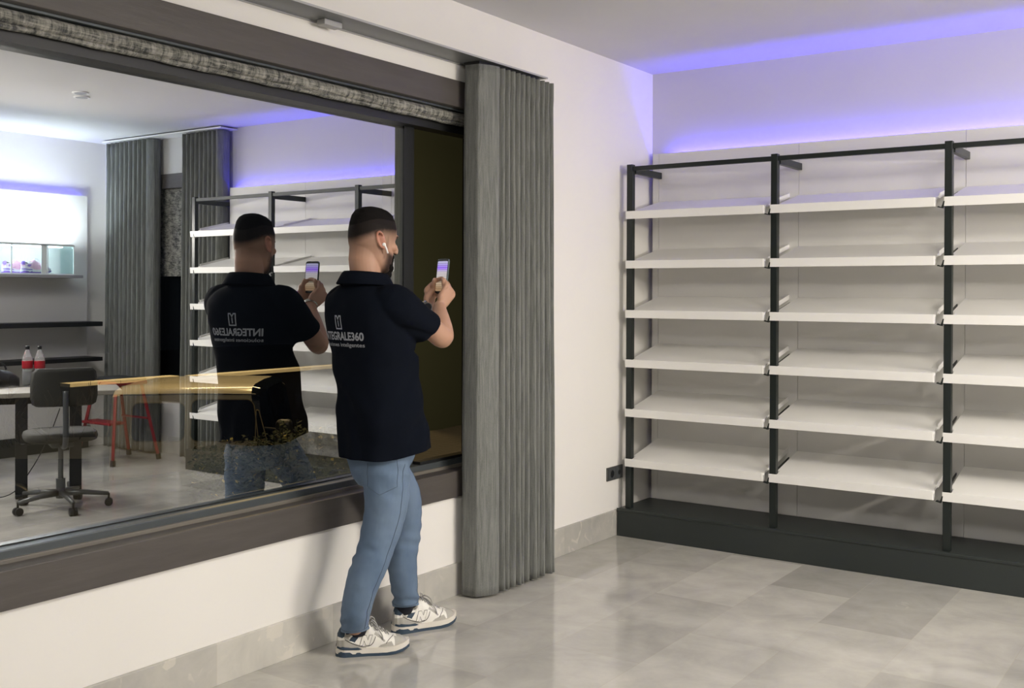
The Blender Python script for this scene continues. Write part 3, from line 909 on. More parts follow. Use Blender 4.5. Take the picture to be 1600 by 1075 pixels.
def shoe(name, label, group, L=.30, pal=None, logo=True, laces=True, hem=True):
    pal = pal or {}
    white = pal.get('white', mat('shoe_white', (.74, .72, .66), .5))
    grey = pal.get('grey', mat('shoe_suede', (.40, .385, .345), .9, bump=(400, .2, (1, 1, 1))))
    navy = pal.get('navy', mat('shoe_navy', (.028, .050, .080), .7))
    dark = pal.get('dark', mat('shoe_lining', (.008, .010, .018), .9))
    midm = pal.get('mid', mat('shoe_midsole', (.66, .62, .55), .6))
    line = pal.get('line', mat('shoe_outline', (.05, .045, .045), .7))
    t = thing(name, label, 'sneaker', group)
    def topz(x): return interp(HT, x)
    def hw(x): return interp(HWT, x)
    # side panels as (x,z) polygons, later ones win
    P = [
        (1, [(.235, .02), (.235, .075), (.262, .080), (.31, .06), (.31, .0), (.20, .0), (.155, .020), (.175, .036), (.205, .044), (.222, .046)]),   # toe cap, grey
        (1, [(-.01, .055), (.028, .060), (.045, .066), (.050, .052), (.075, .045), (.11, .033), (.13, .024), (-.01, .0)]),                              # heel counter
        (2, [(-.01, .072), (.020, .066), (.030, .072), (.034, .12), (-.01, .12)]),                                                                     # navy collar
        (3, [(.034, .078), (.05, .072), (.095, .080), (.105, .12), (.034, .12)]),                                                                      # dark opening
        (1, [(.026, .066), (.036, .060), (.060, .076), (.100, .082), (.104, .092), (.092, .088), (.05, .078), (.034, .078)]),
        (2, [(.046, .058), (.070, .050), (.090, .070), (.060, .070)]),                                                                                  # navy flash
        (1, [(.150, .074), (.175, .058), (.190, .046), (.196, .050), (.180, .064), (.156, .082)]),
    ]
    cols = [white, grey, navy, dark, line]
    nx, na = 250, 100
    grid = []
    for i in range(nx + 1):
        x = .298 * i / nx; z1 = topz(x); w_ = hw(x); z0 = .020 + (.006 * max(0, x - .22) / .08)
        row = []
        for j in range(na + 1):
            a = math.pi * j / na
            cy, sy = math.cos(a), math.sin(a)
            ex = .62 if x < .11 else .75
            y = w_ * (abs(cy) ** ex) * (1 if cy > 0 else -1)
            z = z0 + (z1 - z0) * (abs(sy) ** (.75 if x < .1 else .85))
            if .03 < x < .105:                                 # ankle opening dips a little
                z -= .010 * max(0, sy - .9) * 10 * .6
            row.append(V((x + (.003 if x < .02 else 0) * sy, y, z)))
        grid.append(row)
    b = MB()
    b.v = [q for row in grid for q in row]
    for i in range(nx):
        for j in range(na):
            f = (i * (na + 1) + j, i * (na + 1) + j + 1, (i + 1) * (na + 1) + j + 1, (i + 1) * (na + 1) + j)
            c = (b.v[f[0]] + b.v[f[2]]) / 2
            mi = 0
            for k, pg in P:
                if inpoly(c.x, c.z, pg): mi = k
            w_ = hw(c.x)
            if .118 < c.x < .205 and abs(c.y) < .017: mi = 1                    # tongue and lacing area
            if .205 < c.x < .245 and abs(c.y) < .020: mi = 0
            b.f.append(list(f)); b.m.append(mi)
    for rowi in (0, nx):
        b.f.append([rowi * (na + 1) + j for j in range(na + 1)]); b.m.append(1)
    b.build('upper', cols, t, smooth=True)
    # midsole / outsole: outline with flared foot-print
    def outline(grow, n=72):
        out = []
        for k in range(n):
            a = 2 * math.pi * k / n
            x = .149 - .153 * math.cos(a) * (1 + grow * 4)
            xx = min(max(x, 0), .298)
            s_ = 1 if math.sin(a) > 0 else -1
            wloc = max(hw(xx), .018) + .005 + grow
            out.append((x, s_ * wloc * min(1, abs(math.sin(a)) * 2.2) ** .55))
        return out
    OUT = outline(.0, 360)
    def sole(zb, zt, grow, mt_, nm, spring=True):
        b = MB(); rg = []
        for lv in (0, .5, 1):
            rg.append([V((x, y, (zb + (zt - zb) * lv) + (.014 * max(0, (x - .20) / .10) ** 1.6 if spring else 0))) for x, y in outline(grow * (1 - .2 * abs(lv - .5)))])
        b.rings(rg); return b.build(nm, mt_, t, smooth='auto')
    sole(.010, .0285, .0, midm, 'midsole')
    sole(.000, .0102, .0012, navy, 'outsole')
    for sg in (-1, 1):
        def sidep(poly, mt_, nm, off=.0014, th=.0012):
            def y_at(a):
                best = .004
                for (xa, ya), (xb, yb_) in zip(OUT, OUT[1:]):
                    if ya >= 0 and yb_ >= 0 and min(xa, xb) <= a <= max(xa, xb) and abs(xb - xa) > 1e-9:
                        best = max(best, ya + (yb_ - ya) * (a - xa) / (xb - xa))
                return sg * best
            n_ = []
            for (a0, c0), (a1, c1) in zip(poly, poly[1:] + poly[:1]):
                for q in range(6): n_.append((a0 + (a1 - a0) * q / 6, c0 + (c1 - c0) * q / 6))
            n2 = len(n_)
            bmx = bmesh.new(); bmx.faces.new([bmx.verts.new((a, c, 0)) for a, c in n_])
            bmesh.ops.triangulate(bmx, faces=bmx.faces)
            bmesh.ops.subdivide_edges(bmx, edges=[e for e in bmx.edges if e.calc_length() > .006], cuts=2)
            bmesh.ops.triangulate(bmx, faces=bmx.faces); bmx.verts.index_update()
            MB().add([V((q.co.x, y_at(q.co.x) + sg * off, q.co.y)) for q in bmx.verts], [[q.index for q in f.verts] for f in bmx.faces]).build(nm, mt_, t, fixn=False)
            bmx.free()
        sidep([(.004, .010), (.062, .010), (.050, .0175), (.022, .0185), (.014, .0205), (.004, .014)], navy, 'sole_block')
        sidep([(.072, .010), (.100, .010), (.090, .015), (.078, .015)], navy, 'sole_block')
        # navy wedge over the heel
        sidep([(.000, .030), (.012, .0275), (.085, .0245), (.100, .0265), (.082, .0335), (.055, .0335), (.020, .0385), (.014, .036), (.0, .037)], navy, 'heel_wedge', .0022)
    bvh = BVHTree.FromPolygons([q for row in grid for q in row], b2f if False else [tuple(f) for f in b_faces(nx, na)])
    def onshoe(x, z, sg, off=.0012):
        h_ = bvh.ray_cast(V((x, sg * .12, z)), V((0, -sg, 0)))
        return (h_[0] + h_[1].normalized() * (off if h_[1].dot(V((0, sg, 0))) > 0 else -off)) if h_[0] else V((x, sg * hw(x), z))
    if logo:
        for sg in (-1, 1):
            for pth in ([(.030, .062), (.045, .054), (.062, .046), (.085, .038), (.105, .034), (.130, .035), (.146, .046), (.156, .066)],
                        [(.198, .040), (.208, .050), (.222, .058), (.232, .060)]):
                MB().tube([onshoe(a, c, sg, .0006) for a, c in spline(pth, 4)], .0011, 6).build('piping', line, t)
        # slanted block letter on each flank
        Npoly = [(.088 + .042 * a + .015 * c, .0365 + .036 * c) for a, c in ((0, 0), (.34, 0), (.34, .42), (.64, 0), (1, 0), (1, 1), (.66, 1), (.66, .58), (.36, 1), (0, 1))]
        for sg in (-1, 1):
            for grow, off, mt_, nm in ((.0, .0012, line, 'letter_edge'), (.0, .0022, white, 'letter')):
                poly = Npoly
                if nm == 'letter':
                    cx_ = sum(q[0] for q in poly) / len(poly); cz_ = sum(q[1] for q in poly) / len(poly)
                    # inset by moving each vertex inwards along its corner bisector
                    out = []
                    n_ = len(poly)
                    for i in range(n_):
                        p0 = V(poly[i - 1]); p1 = V(poly[i]); p2 = V(poly[(i + 1) % n_])
                        e1 = (p1 - p0).normalized(); e2 = (p2 - p1).normalized()
                        nn = V((-e1.y - e2.y, e1.x + e2.x))
                        if nn.length < 1e-6: nn = V((-e1.y, e1.x))
                        nn.normalize(); k_ = max(.55, nn.dot(V((-e1.y, e1.x))))
                        out.append(p1 + nn * (.0014 / k_))
                    poly = [(q.x, q.y) for q in out]
                bmx = bmesh.new()
                vv = [bmx.verts.new((a, c, 0)) for a, c in poly]
                bmx.faces.new(vv)
                bmesh.ops.triangulate(bmx, faces=bmx.faces)
                for _ in range(3):
                    lg = [e for e in bmx.edges if e.calc_length() > .005]
                    if lg: bmesh.ops.subdivide_edges(bmx, edges=lg, cuts=1)
                    bmesh.ops.triangulate(bmx, faces=bmx.faces)
                bmx.verts.index_update()
                mb = MB().add([onshoe(q.co.x, q.co.y, sg, off) for q in bmx.verts], [[q.index for q in f.verts] for f in bmx.faces])
                bmx.free()
                mb.build(nm, mt_, t, fixn=False)
    if laces:
        lm = pal.get('lace', mat('lace_grey', (.36, .35, .33), .9))
        for k in range(6):
            x = .128 + .0145 * k; z = topz(x)
            for sg in (-1, 1):
                x2 = x + .011
                MB().tube(spline([(x, sg * .022, z - .006), (x + .002, sg * .012, z + .0015), ((x + x2) / 2, 0, (z + topz(x2)) / 2 + .004), (x2, -sg * .014, topz(x2) + .001), (x2 + .001, -sg * .022, topz(x2) - .006)], 3), .0026, 6).build('lace', lm, t, smooth=True)
        for sg in (-1, 1):
            MB().tube(spline([(.135, 0, .110), (.140, sg * .018, .122), (.158, sg * .036, .112), (.165, sg * .040, .090), (.156, sg * .026, .092), (.140, 0, .110)], 4), .0026, 6).build('lace', lm, t, smooth=True)
            MB().tube(spline([(.138, 0, .111), (.155, sg * .020, .104), (.180, sg * .040, .074), (.186, sg * .045, .055)], 4), .0024, 6).build('lace', lm, t, smooth=True)
    t.scale = (L / .30, L / .30, L / .30 * 1.17)
    return t
def b_faces(nx, na):
    return [(i * (na + 1) + j, i * (na + 1) + j + 1, (i + 1) * (na + 1) + j + 1, (i + 1) * (na + 1) + j) for i in range(nx) for j in range(na)]

def place_shoe(t, heel, toe, z=0.0):
    heel = V((*heel, z)); toe = V((*toe, z))
    t.location = heel; t.rotation_euler = (0, 0, math.atan2(toe.y - heel.y, toe.x - heel.x))
R_HEEL, R_TOE = (.139, 3.064), (.316, 3.276)
L_HEEL, L_TOE = (.140, 3.402), (.245, 3.665)
s1 = shoe('sneaker', 'white, grey and navy sneaker on the person\'s nearer foot', 'sneakers worn by the person', .29)
place_shoe(s1, R_HEEL, R_TOE)
s2 = shoe('sneaker', 'white, grey and navy sneaker on the person\'s farther foot, nearer the wall', 'sneakers worn by the person', .303)
place_shoe(s2, L_HEEL, L_TOE)
pk = dict(white=mat('pink_upper', (.85, .45, .62), .6), grey=mat('pink_toe', (.9, .72, .78), .6), navy=mat('pink_violet', (.25, .12, .55), .6),
          mid=mat('pink_mid', (.9, .88, .88), .5), line=mat('pink_violet', (.25, .12, .55)), lace=mat('pink_lace', (.9, .8, .85), .8))
for k, (x, y, lb) in enumerate(((5.305, 5.06, 'pink and violet sneaker at the front of the lit glass case'), (5.410, 4.95, 'pink and violet sneaker behind the other one in the lit glass case'))):
    q = shoe('sneaker', lb, 'sneakers in the display case', .27, pk, logo=False)
    q.location = (x, y, 1.603); q.rotation_euler = (0, 0, R(92 + 5 * k))

# ------------------------------------------------------------------ the man
SKIN = (.46, .275, .19)
def skin_mat():
    mt = bpy.data.materials.new('skin'); mt.use_nodes = True
    nt = mt.node_tree; N, L = nt.nodes, nt.links; b = N['Principled BSDF']
    b.inputs['Roughness'].default_value = .55
    b.inputs['Subsurface Weight'].default_value = .12
    b.inputs['Subsurface Radius'].default_value = (.02, .008, .004)
    b.inputs['Subsurface Scale'].default_value = .3
    at = N.new('ShaderNodeAttribute'); at.attribute_name = 'hair_density'
    at2 = N.new('ShaderNodeAttribute'); at2.attribute_name = 'flush'
    n = N.new('ShaderNodeTexNoise'); n.inputs['Scale'].default_value = 22; n.inputs['Detail'].default_value = 5
    tc = N.new('ShaderNodeTexCoord'); L.new(tc.outputs['Object'], n.inputs[0])
    m0 = N.new('ShaderNodeMix'); m0.data_type = 'RGBA'; m0.inputs['A'].default_value = (*SKIN, 1); m0.inputs['B'].default_value = (.40, .22, .145, 1)
    L.new(n.outputs['Fac'], m0.inputs['Factor'])
    m1 = N.new('ShaderNodeMix'); m1.data_type = 'RGBA'; m1.inputs['B'].default_value = (.42, .13, .09, 1)
    L.new(m0.outputs['Result'], m1.inputs['A']); L.new(at2.outputs['Fac'], m1.inputs['Factor'])
    n3 = N.new('ShaderNodeTexNoise'); n3.inputs['Scale'].default_value = 600; n3.inputs['Detail'].default_value = 2
    L.new(tc.outputs['Object'], n3.inputs[0])
    mr = N.new('ShaderNodeMath'); mr.operation = 'MULTIPLY_ADD'; mr.inputs[1].default_value = .5; mr.inputs[2].default_value = .75
    L.new(n3.outputs['Fac'], mr.inputs[0])
    mm = N.new('ShaderNodeMath'); mm.operation = 'MULTIPLY'; mm.use_clamp = True
    L.new(mr.outputs[0], mm.inputs[0]); L.new(at.outputs['Fac'], mm.inputs[1])
    m2 = N.new('ShaderNodeMix'); m2.data_type = 'RGBA'; m2.inputs['B'].default_value = (.016, .013, .012, 1)
    L.new(m1.outputs['Result'], m2.inputs['A']); L.new(mm.outputs[0], m2.inputs['Factor'])
    L.new(m2.outputs['Result'], b.inputs['Base Color'])
    ms = N.new('ShaderNodeMapRange'); ms.inputs['To Min'].default_value = .45; ms.inputs['To Max'].default_value = .05
    L.new(mm.outputs[0], ms.inputs[0]); L.new(ms.outputs[0], b.inputs['Specular IOR Level'])
    return mt
skin_m = skin_mat()
hair_m = mat('hair', (.0060, .005, .0048), .85, spec=.12, bump=(260, .4, (1, 1, 1)))
shirt_m = mat('navy_shirt', (.0033, .0048, .0092), .9, spec=.08, bump=(500, .15, (1, 1, 1)), vary=(3, .5, (1, 1, 1), (.003, .005, .010)))
jeans_m = mat('blue_jeans', (.140, .200, .290), .85, bump=(420, .35, (1, 1, 3)), vary=(9, .9, (1, 1, .5), (.085, .135, .215)))
thread_m = mat('jeans_seam', (.075, .105, .15), .8)
print_m = mat('shirt_print', (.30, .31, .34), .8)

def voxel(mb, vox, smooth=0):
    me = mb.mesh('tmp')
    bm = bmesh.new(); bm.from_mesh(me); bmesh.ops.recalc_face_normals(bm, faces=bm.faces); bm.to_mesh(me); bm.free()
    o = bpy.data.objects.new('tmp', me); C.objects.link(o)
    md = o.modifiers.new('r', 'REMESH'); md.mode = 'VOXEL'; md.voxel_size = vox
    if smooth:
        sm = o.modifiers.new('s', 'SMOOTH'); sm.factor = .5; sm.iterations = smooth
    dg = bpy.context.evaluated_depsgraph_get(); dg.update()
    out = bpy.data.meshes.new_from_object(o.evaluated_get(dg))
    bpy.data.objects.remove(o); bpy.data.meshes.remove(me)
    out.polygons.foreach_set('use_smooth', [True] * len(out.polygons))
    return out
def link_mesh(name, me, mt, parent):
    me.name = name; me.materials.clear(); me.materials.append(mt)
    o = bpy.data.objects.new(name, me); C.objects.link(o); o.parent = parent
    o.matrix_parent_inverse = parent.matrix_world.inverted() if False else Matrix.Identity(4)
    return o
MAN = V((.215, 3.16, 0))
man = thing('person', 'person in navy polo shirt and light blue jeans holding a phone up by the window', 'person', loc=(0, 0, 0))
A = R(10)
RD = V((math.cos(A), -math.sin(A), 0)); FD = V((math.sin(A), math.cos(A), 0)); UP = V((0, 0, 1))
def P(s, f, z): return MAN + RD * s + FD * f + UP * z
# joints
SHR, SHL = P(.180, -.005, 1.420), P(-.180, -.005, 1.420)
ELR, ELL = V((.425, 3.372, 1.268)), V((.030, 3.385, 1.215))
PH = V((.264, 3.572, 1.520))                      # phone centre
WRR, WRL = V((.296, 3.512, 1.388)), V((.222, 3.520, 1.380))
# ---- head frame
AH = R(14)
HF = V((math.sin(AH), math.cos(AH), -.13)).normalized(); HR = V((math.cos(AH), -math.sin(AH), 0)); HU = HR.cross(HF).normalized()
HO = V((.219, 3.178, 1.657))
def Hp(s, f, z): return HO + HR * s + HF * f + HU * z
HRING = [(.126, .018, .030, .016), (.121, .042, .056, .036), (.108, .068, .080, .055), (.088, .084, .095, .067), (.060, .094, .103, .0755), (.030, .097, .105, .0785), (.0, .094, .102, .0785),
         (-.025, .092, .096, .0750), (-.050, .090, .082, .0705), (-.075, .089, .055, .0655), (-.098, .087, .020, .0575), (-.116, .080, -.010, .046), (-.128, .068, -.030, .030)]
def hring(z, grow=0.0):
    for (z1, f1, b1, s1_), (z0, f0, b0, s0) in zip(HRING, HRING[1:]):
        if z0 <= z <= z1:
            t = (z - z0) / (z1 - z0)
            return (f0 + (f1 - f0) * t + grow, b0 + (b1 - b0) * t + grow, s0 + (s1_ - s0) * t + grow)
    q = HRING[0] if z > 0 else HRING[-1]
    return (q[1] + grow, q[2] + grow, q[3] + grow)
def hpoint(th, z, grow=0.0):
    f, b_, s = hring(z, grow)
    cf = (f - b_) / 2; rf = (f + b_) / 2
    c, sn = math.cos(th), math.sin(th)
    e = 2 / 2.35
    return Hp(s * abs(sn) ** e * (1 if sn > 0 else -1), cf + rf * abs(c) ** e * (1 if c > 0 else -1), z)
hb = MB()
zz = [HRING[0][0] - (HRING[0][0] - HRING[-1][0]) * (k / 30) for k in range(31)]
hb.rings([[hpoint(2 * math.pi * j / 40, z) for j in range(40)] for z in zz])
# brow, nose, lips, chin, cheek bones
hb.ell(Hp(0, .088, .028), (HR * .052, HF * .014, HU * .011))
hb.tube([Hp(0, .094, .020), Hp(0, .104, .002), Hp(0, .116, -.020), Hp(0, .116, -.029)], [.008, .0095, .0120, .0115], 14, round_end=True)
for sg in (-1, 1):
    hb.ell(Hp(.013 * sg, .101, -.029), (HR * .009, HF * .011, HU * .008))
    hb.ell(Hp(.045 * sg, .062, -.018), (HR * .024, HF * .028, HU * .020))
hb.ell(Hp(0, .094, -.057), (HR * .024, HF * .010, HU * .0065))
hb.ell(Hp(0, .093, -.069), (HR * .021, HF * .011, HU * .0075))
hb.ell(Hp(0, .078, -.106), (HR * .026, HF * .020, HU * .020))
# ears
for sg in (-1, 1):
    ec = Hp(.080 * sg, -.008, -.002)
    out_ = (HR * sg * .82 - HF * .50).normalized(); fw = (HF * .86 + HR * sg * .5 - HU * .05).normalized(); upv = (HU * .97 - HF * .2).normalized()
    hb.ell(ec + out_ * .004, (fw * .015, out_ * .006, upv * .027))
    rim = [ec + out_ * (.011 + .004 * math.sin(a)) + fw * (-.004 - .016 * math.cos(a - .35)) * 1.0 + upv * .031 * math.sin(a) for a in [R(q) for q in range(-75, 150, 15)]]
    hb.tube(rim, .0047, 8, round_end=True)
    hb.ell(ec - upv * .027 + out_ * .006 + fw * .004, (fw * .008, out_ * .005, upv * .010))
# neck
hb.tube([Hp(0, -.026, .02), Hp(0, -.030, -.03), Hp(0, -.031, -.08), P(0, -.014, 1.515), P(0, -.015, 1.46), P(0, -.01, 1.40)], [.066, .0645, .0615, .062, .072, .085], 28)
# body core under the clothes
def ering(c, sx, sy, n=32, ex=2.4, rd=None, fd=None, tilt=0.0):
    rd = rd or RD; fd = fd or FD; e = 2 / ex; out = []
    for j in range(n):
        a = 2 * math.pi * j / n; cc, ss = math.cos(a), math.sin(a)
        out.append(c + rd * sx * abs(cc) ** e * (1 if cc > 0 else -1) + fd * sy * abs(ss) ** e * (1 if ss > 0 else -1) + UP * tilt * ss)
    return out
hb.rings([ering(P(0, f, z), a, d_) for z, f, a, d_ in ((.84, .05, .11, .07), (.95, .045, .14, .09), (1.10, .01, .14, .10), (1.25, .0, .150, .10), (1.36, -.005, .15, .09), (1.42, -.01, .10, .07), (1.46, -.01, .065, .058))])
HIPR, HIPL = P(.085, .015, .86), P(-.085, .03, .86)
KNR, KNL = V((.285, 3.150, .455)), V((.175, 3.425, .450))
ANR, ANL = V((.200, 3.112, .10)), V((.165, 3.445, .10))
JR = [P(.080, .06, .80), V((.283, 3.195, .74)), V((.288, 3.190, .64)), V((.283, 3.182, .55)), V((.272, 3.152, .44)), V((.262, 3.118, .36)), V((.250, 3.085, .28)), V((.235, 3.075, .20)), V((.212, 3.090, .135)), V((.206, 3.100, .098))]
JL = [P(-.070, .07, .80), V((.175, 3.29, .74)), V((.178, 3.38, .64)), V((.180, 3.43, .53)), V((.180, 3.430, .42)), V((.180, 3.412, .33)), V((.180, 3.420, .24)), V((.178, 3.440, .15)), V((.170, 3.446, .108))]
for JP in (JR, JL):
    k_ = len(JP)
    hb.tube(JP, [.055, .068, .060, .055, .050, .046, .042, .034] + [.027] * (k_ - 8), 20)
# arms
def arm(sh, el, wr, k=1.0):
    pts = [sh, sh * .6 + el * .4, sh * .2 + el * .8, el, el * .75 + wr * .25, el * .45 + wr * .55, el * .12 + wr * .88, wr]
    rad = [.042, .047, .047, .0455, .0475, .0405, .0305, .0275]
    sp_ = spline([(*q, r_) for q, r_ in zip(pts, rad)], 4)
    hb.tube([q[:3] for q in sp_], [q[3] * k for q in sp_], 24, round_end=True)
arm(SHR, ELR, WRR, .98); arm(SHL, ELL, WRL, .98)
# hands: frame = wrist, along (to the knuckles), across (index -> little), palm (direction the palm faces)
nails = []
def hand(wr, along, across, curl, thumb_pts, sc_=1.0):
    along = along.normalized(); across = (across - along * across.dot(along)).normalized()
    palm = curl.normalized(); palm = (palm - along * palm.dot(along) - across * palm.dot(across)).normalized()
    L_ = .098 * sc_
    rg = []
    for t, wd, th in ((-.10, .020, .017), (.08, .024, .017), (.35, .033, .0155), (.70, .039, .0135), (.95, .039, .0115), (1.04, .034, .008)):
        c = wr + along * L_ * t + across * .002
        rg.append([c + across * wd * sc_ * abs(math.cos(a)) ** .8 * (1 if math.cos(a) > 0 else -1) + palm * th * sc_ * math.sin(a) for a in [2 * math.pi * j / 22 for j in range(22)]])
    hb.rings(rg)
    for k, (off, ln, bend) in enumerate(((-.030, (.042, .027, .022), (48, 48, 22)), (-.0100, (.046, .030, .023), (52, 48, 22)), (.0105, (.043, .028, .022), (56, 50, 24)), (.0300, (.034, .022, .019), (60, 50, 26)))):
        base = wr + along * L_ * (.96 - .03 * abs(k - 1)) + across * off * sc_ - palm * .002
        d = along.copy(); ang = 0; pts = [base - along * .02]; pts.append(base); rads = [.0090, .0094]
        for l_, bd, rr in zip(ln, bend, (.0088, .0082, .0072)):
            ang += R(bd)
            dd = along * math.cos(ang) + palm * math.sin(ang) + across * (.05 * (1.5 - k)) * 0
            pts.append(pts[-1] + dd * l_ * sc_); rads.append(rr)
        sp_ = spline([(*q, r_ * sc_) for q, r_ in zip(pts, rads)], 3)
        hb.tube([q[:3] for q in sp_], [q[3] for q in sp_], 12, round_end=True)
        tipd = (pts[-1] - pts[-2]).normalized(); nrm = (palm * -math.cos(ang) + along * math.sin(ang)).normalized()
        nails.append((pts[-1] + nrm * .0062 - tipd * .001, tipd, across, nrm))
    tp = [V(q) for q in thumb_pts]
    sp_ = spline([(*q, r_) for q, r_ in zip(tp, (.0135, .0130, .0108, .0095, .0082))], 3)
    hb.tube([q[:3] for q in sp_], [q[3] * sc_ for q in sp_], 14, round_end=True)
    td = (tp[-1] - tp[-2]).normalized()
    nails.append((tp[-1] - FD * .0072, td, HR, -FD))
PR = RD * .97 + FD * .24      # phone's own sideways axis (slightly turned)
PR = V((math.cos(R(12)), -math.sin(R(12)), 0)); PF = V((math.sin(R(12)), math.cos(R(12)), 0))
PUP = (UP * .985 + PF * .12).normalized(); PF = (PF - PUP * PF.dot(PUP)).normalized()
# right hand: comes from the right, fingers wrap behind the phone
hand(WRR, V((.08, .62, .78)), V((.0, .62, -.60)), -PR * .95 + PF * .25,
     [WRR + V((.0, .005, .02)), WRR + V((.006, .004, .048)), PH + PR * .040 - PF * .012 - PUP * .060, PH + PR * .036 - PF * .017 - PUP * .038, PH + PR * .029 - PF * .017 - PUP * .016], 1.06)
hand(WRL, V((-.28, .60, .75)), V((.0, .62, -.60)), PR * .95 + PF * .25,
     [WRL + V((.0, .005, .02)), WRL + V((-.006, .004, .048)), PH - PR * .040 - PF * .012 - PUP * .060, PH - PR * .036 - PF * .017 - PUP * .038, PH - PR * .029 - PF * .017 - PUP * .016])
body_me = voxel(hb, .0032, 3)
# sculpt eye sockets and cheeks, and paint the stubble and fade (their own colour, not shade)
def smooth01(x): x = max(0, min(1, x)); return x * x * (3 - 2 * x)
def zb_hair(th):
    c, s = math.cos(th), abs(math.sin(th))
    if c > 0: return .082 * (1 - s ** 3) * c ** .3 + .074 * (1 - (1 - s ** 3) * c ** .3)
    return .070 * s ** 2 + .024 * (1 - s ** 2)
dens = [0.0] * len(body_me.vertices); flush = [0.0] * len(body_me.vertices)
for i, vt in enumerate(body_me.vertices):
    q = vt.co - HO
    s, f, z = q.dot(HR), q.dot(HF), q.dot(HU)
    if z < -.17 or abs(s) > .13 or abs(f) > .16: continue
    if f > .04:
        for sg in (-1, 1):
            d2 = ((s - .032 * sg) / .017) ** 2 + ((z - .008) / .011) ** 2
            vt.co -= HF * .009 * math.exp(-d2)
        d2 = (s / .030) ** 2 + ((z + .088) / .008) ** 2
        vt.co -= HF * .004 * math.exp(-d2)
    ear = abs(s) > .080 and abs(z) < .04 and -.04 < f < .02
    if ear:
        flush[i] = .45
        continue
    back = smooth01((.02 - f) / .07)
    th_ = math.atan2(s, f + .004); zh = zb_hair(th_)
    side = smooth01((.084 - f) / .012)
    q1_ = smooth01((z - zh + .056) / .060)
    dn = 1.35 * q1_ + .62 * smooth01((z - zh + .105) / .080) * (1 - q1_)
    dn *= side
    dn = max(dn, .40 * smooth01((z + .085) / .06) * smooth01((.045 - f) / .04) * (1 if f < .05 else 0))
    burn = smooth01(1 - abs(f - .022) / .016) * smooth01((z + .085) / .02) * smooth01((.05 - z) / .03) * .50
    dn = max(dn, burn)
    # beard along the jaw, moustache
    jaw = smooth01((-.036 - z - .25 * (f - .06)) / .022) * smooth01((f - .005) / .03)
    if z < -.125: jaw *= smooth01((z + .165) / .03)
    dn = max(dn, .93 * jaw * smooth01((f - .0) / .05))
    if f > .088 and abs(s) < .028 and -.053 < z < -.036: dn = max(dn, .85)
    if f > .09 and abs(s) < .022 and -.077 < z < -.051: dn = .1; flush[i] = .5
    if f > .07 and .008 < abs(s) < .050 and .020 < z < .031: dn = .9   # eyebrows
    dens[i] = dn
for nm, arr in (('hair_density', dens), ('flush', flush)):
    at = body_me.attributes.new(nm, 'FLOAT', 'POINT'); at.data.foreach_set('value', arr)
body = link_mesh('body', body_me, skin_m, man)
# eyes
for sg in (-1, 1):
    eb = MB().ell(Hp(.032 * sg, .0745, .008), (HR * .0105, HF * .0105, HU * .0105), 18, 12)
    o = eb.build('eye', mat('eye_white', (.72, .70, .66), .25), man, smooth=True)
    MB().ell(Hp(.032 * sg, .0810, .008), (HR * .0052, HF * .0046, HU * .0052), 16, 8).build('iris', mat('iris', (.03, .018, .01), .15), o, smooth=True)
for c_, td, ac, nr in nails:
    MB().ell(c_, (ac.normalized() * .0052, td * .0062, nr * .0012), 12, 6).build('fingernail', mat('nail', (.58, .38, .31), .3), man, smooth=True)
# hair cap: short on top, closed mesh tapering to the fade line
NJ = 64; outer = []; inner = []
for k in range(25):
    t = k / 24; ro = []; ri = []
    for j in range(NJ):
        th = 2 * math.pi * j / NJ; zb_ = zb_hair(th); z = HRING[0][0] - (HRING[0][0] - zb_) * (t ** 1.35)
        g = .0080 * smooth01((1 - t) / .85) - .0010
        pz = hpoint(th, z, g) + HU * (.008 * (1 - t) ** 2)
        ro.append(pz + (pz - Hp(0, 0, .03)).normalized() * .0004 * noise.noise(pz * 90)); ri.append(hpoint(th, z, -.006))
    outer.append(ro); inner.append(ri)
MB().rings(outer + inner[::-1]).build('hair', hair_m, man, smooth=True)
# beard on the chin
bd = MB()
bd.ell(Hp(0, .070, -.126), (HR * .036, HF * .033, HU * .028), 24, 14)
for sg in (-1, 1):
    bd.tube([Hp(.020 * sg, .080, -.100), Hp(.040 * sg, .058, -.092), Hp(.053 * sg, .036, -.078), Hp(.062 * sg, .022, -.060)], [.020, .0150, .0100, .0060], 12, round_end=True)
    bd.tube([Hp(.003 * sg, .103, -.045), Hp(.016 * sg, .098, -.049), Hp(.025 * sg, .090, -.062), Hp(.025 * sg, .086, -.085)], [.0045, .0055, .0055, .0070], 10, round_end=True)
bme = voxel(bd, .003, 2)
for vt in bme.vertices: vt.co += (vt.co - Hp(0, .03, -.08)).normalized() * .0018 * noise.noise(vt.co * 140)
link_mesh('beard', bme, hair_m, man)
# earbud in the right ear
eb = MB(); e0 = Hp(.0880, -.002, -.018); e1 = e0 + HF * .020 - HU * .030 + HR * .002
eb.ell(e0, (HF * .008, HR * .006, HU * .008), 16, 10).tube([e0 + HR * .003, (e0 + e1) / 2 + HR * .004, e1], [.0042, .0034, .0034], 12, round_end=True)
eb.build('earbud', white_m, man, smooth=True)

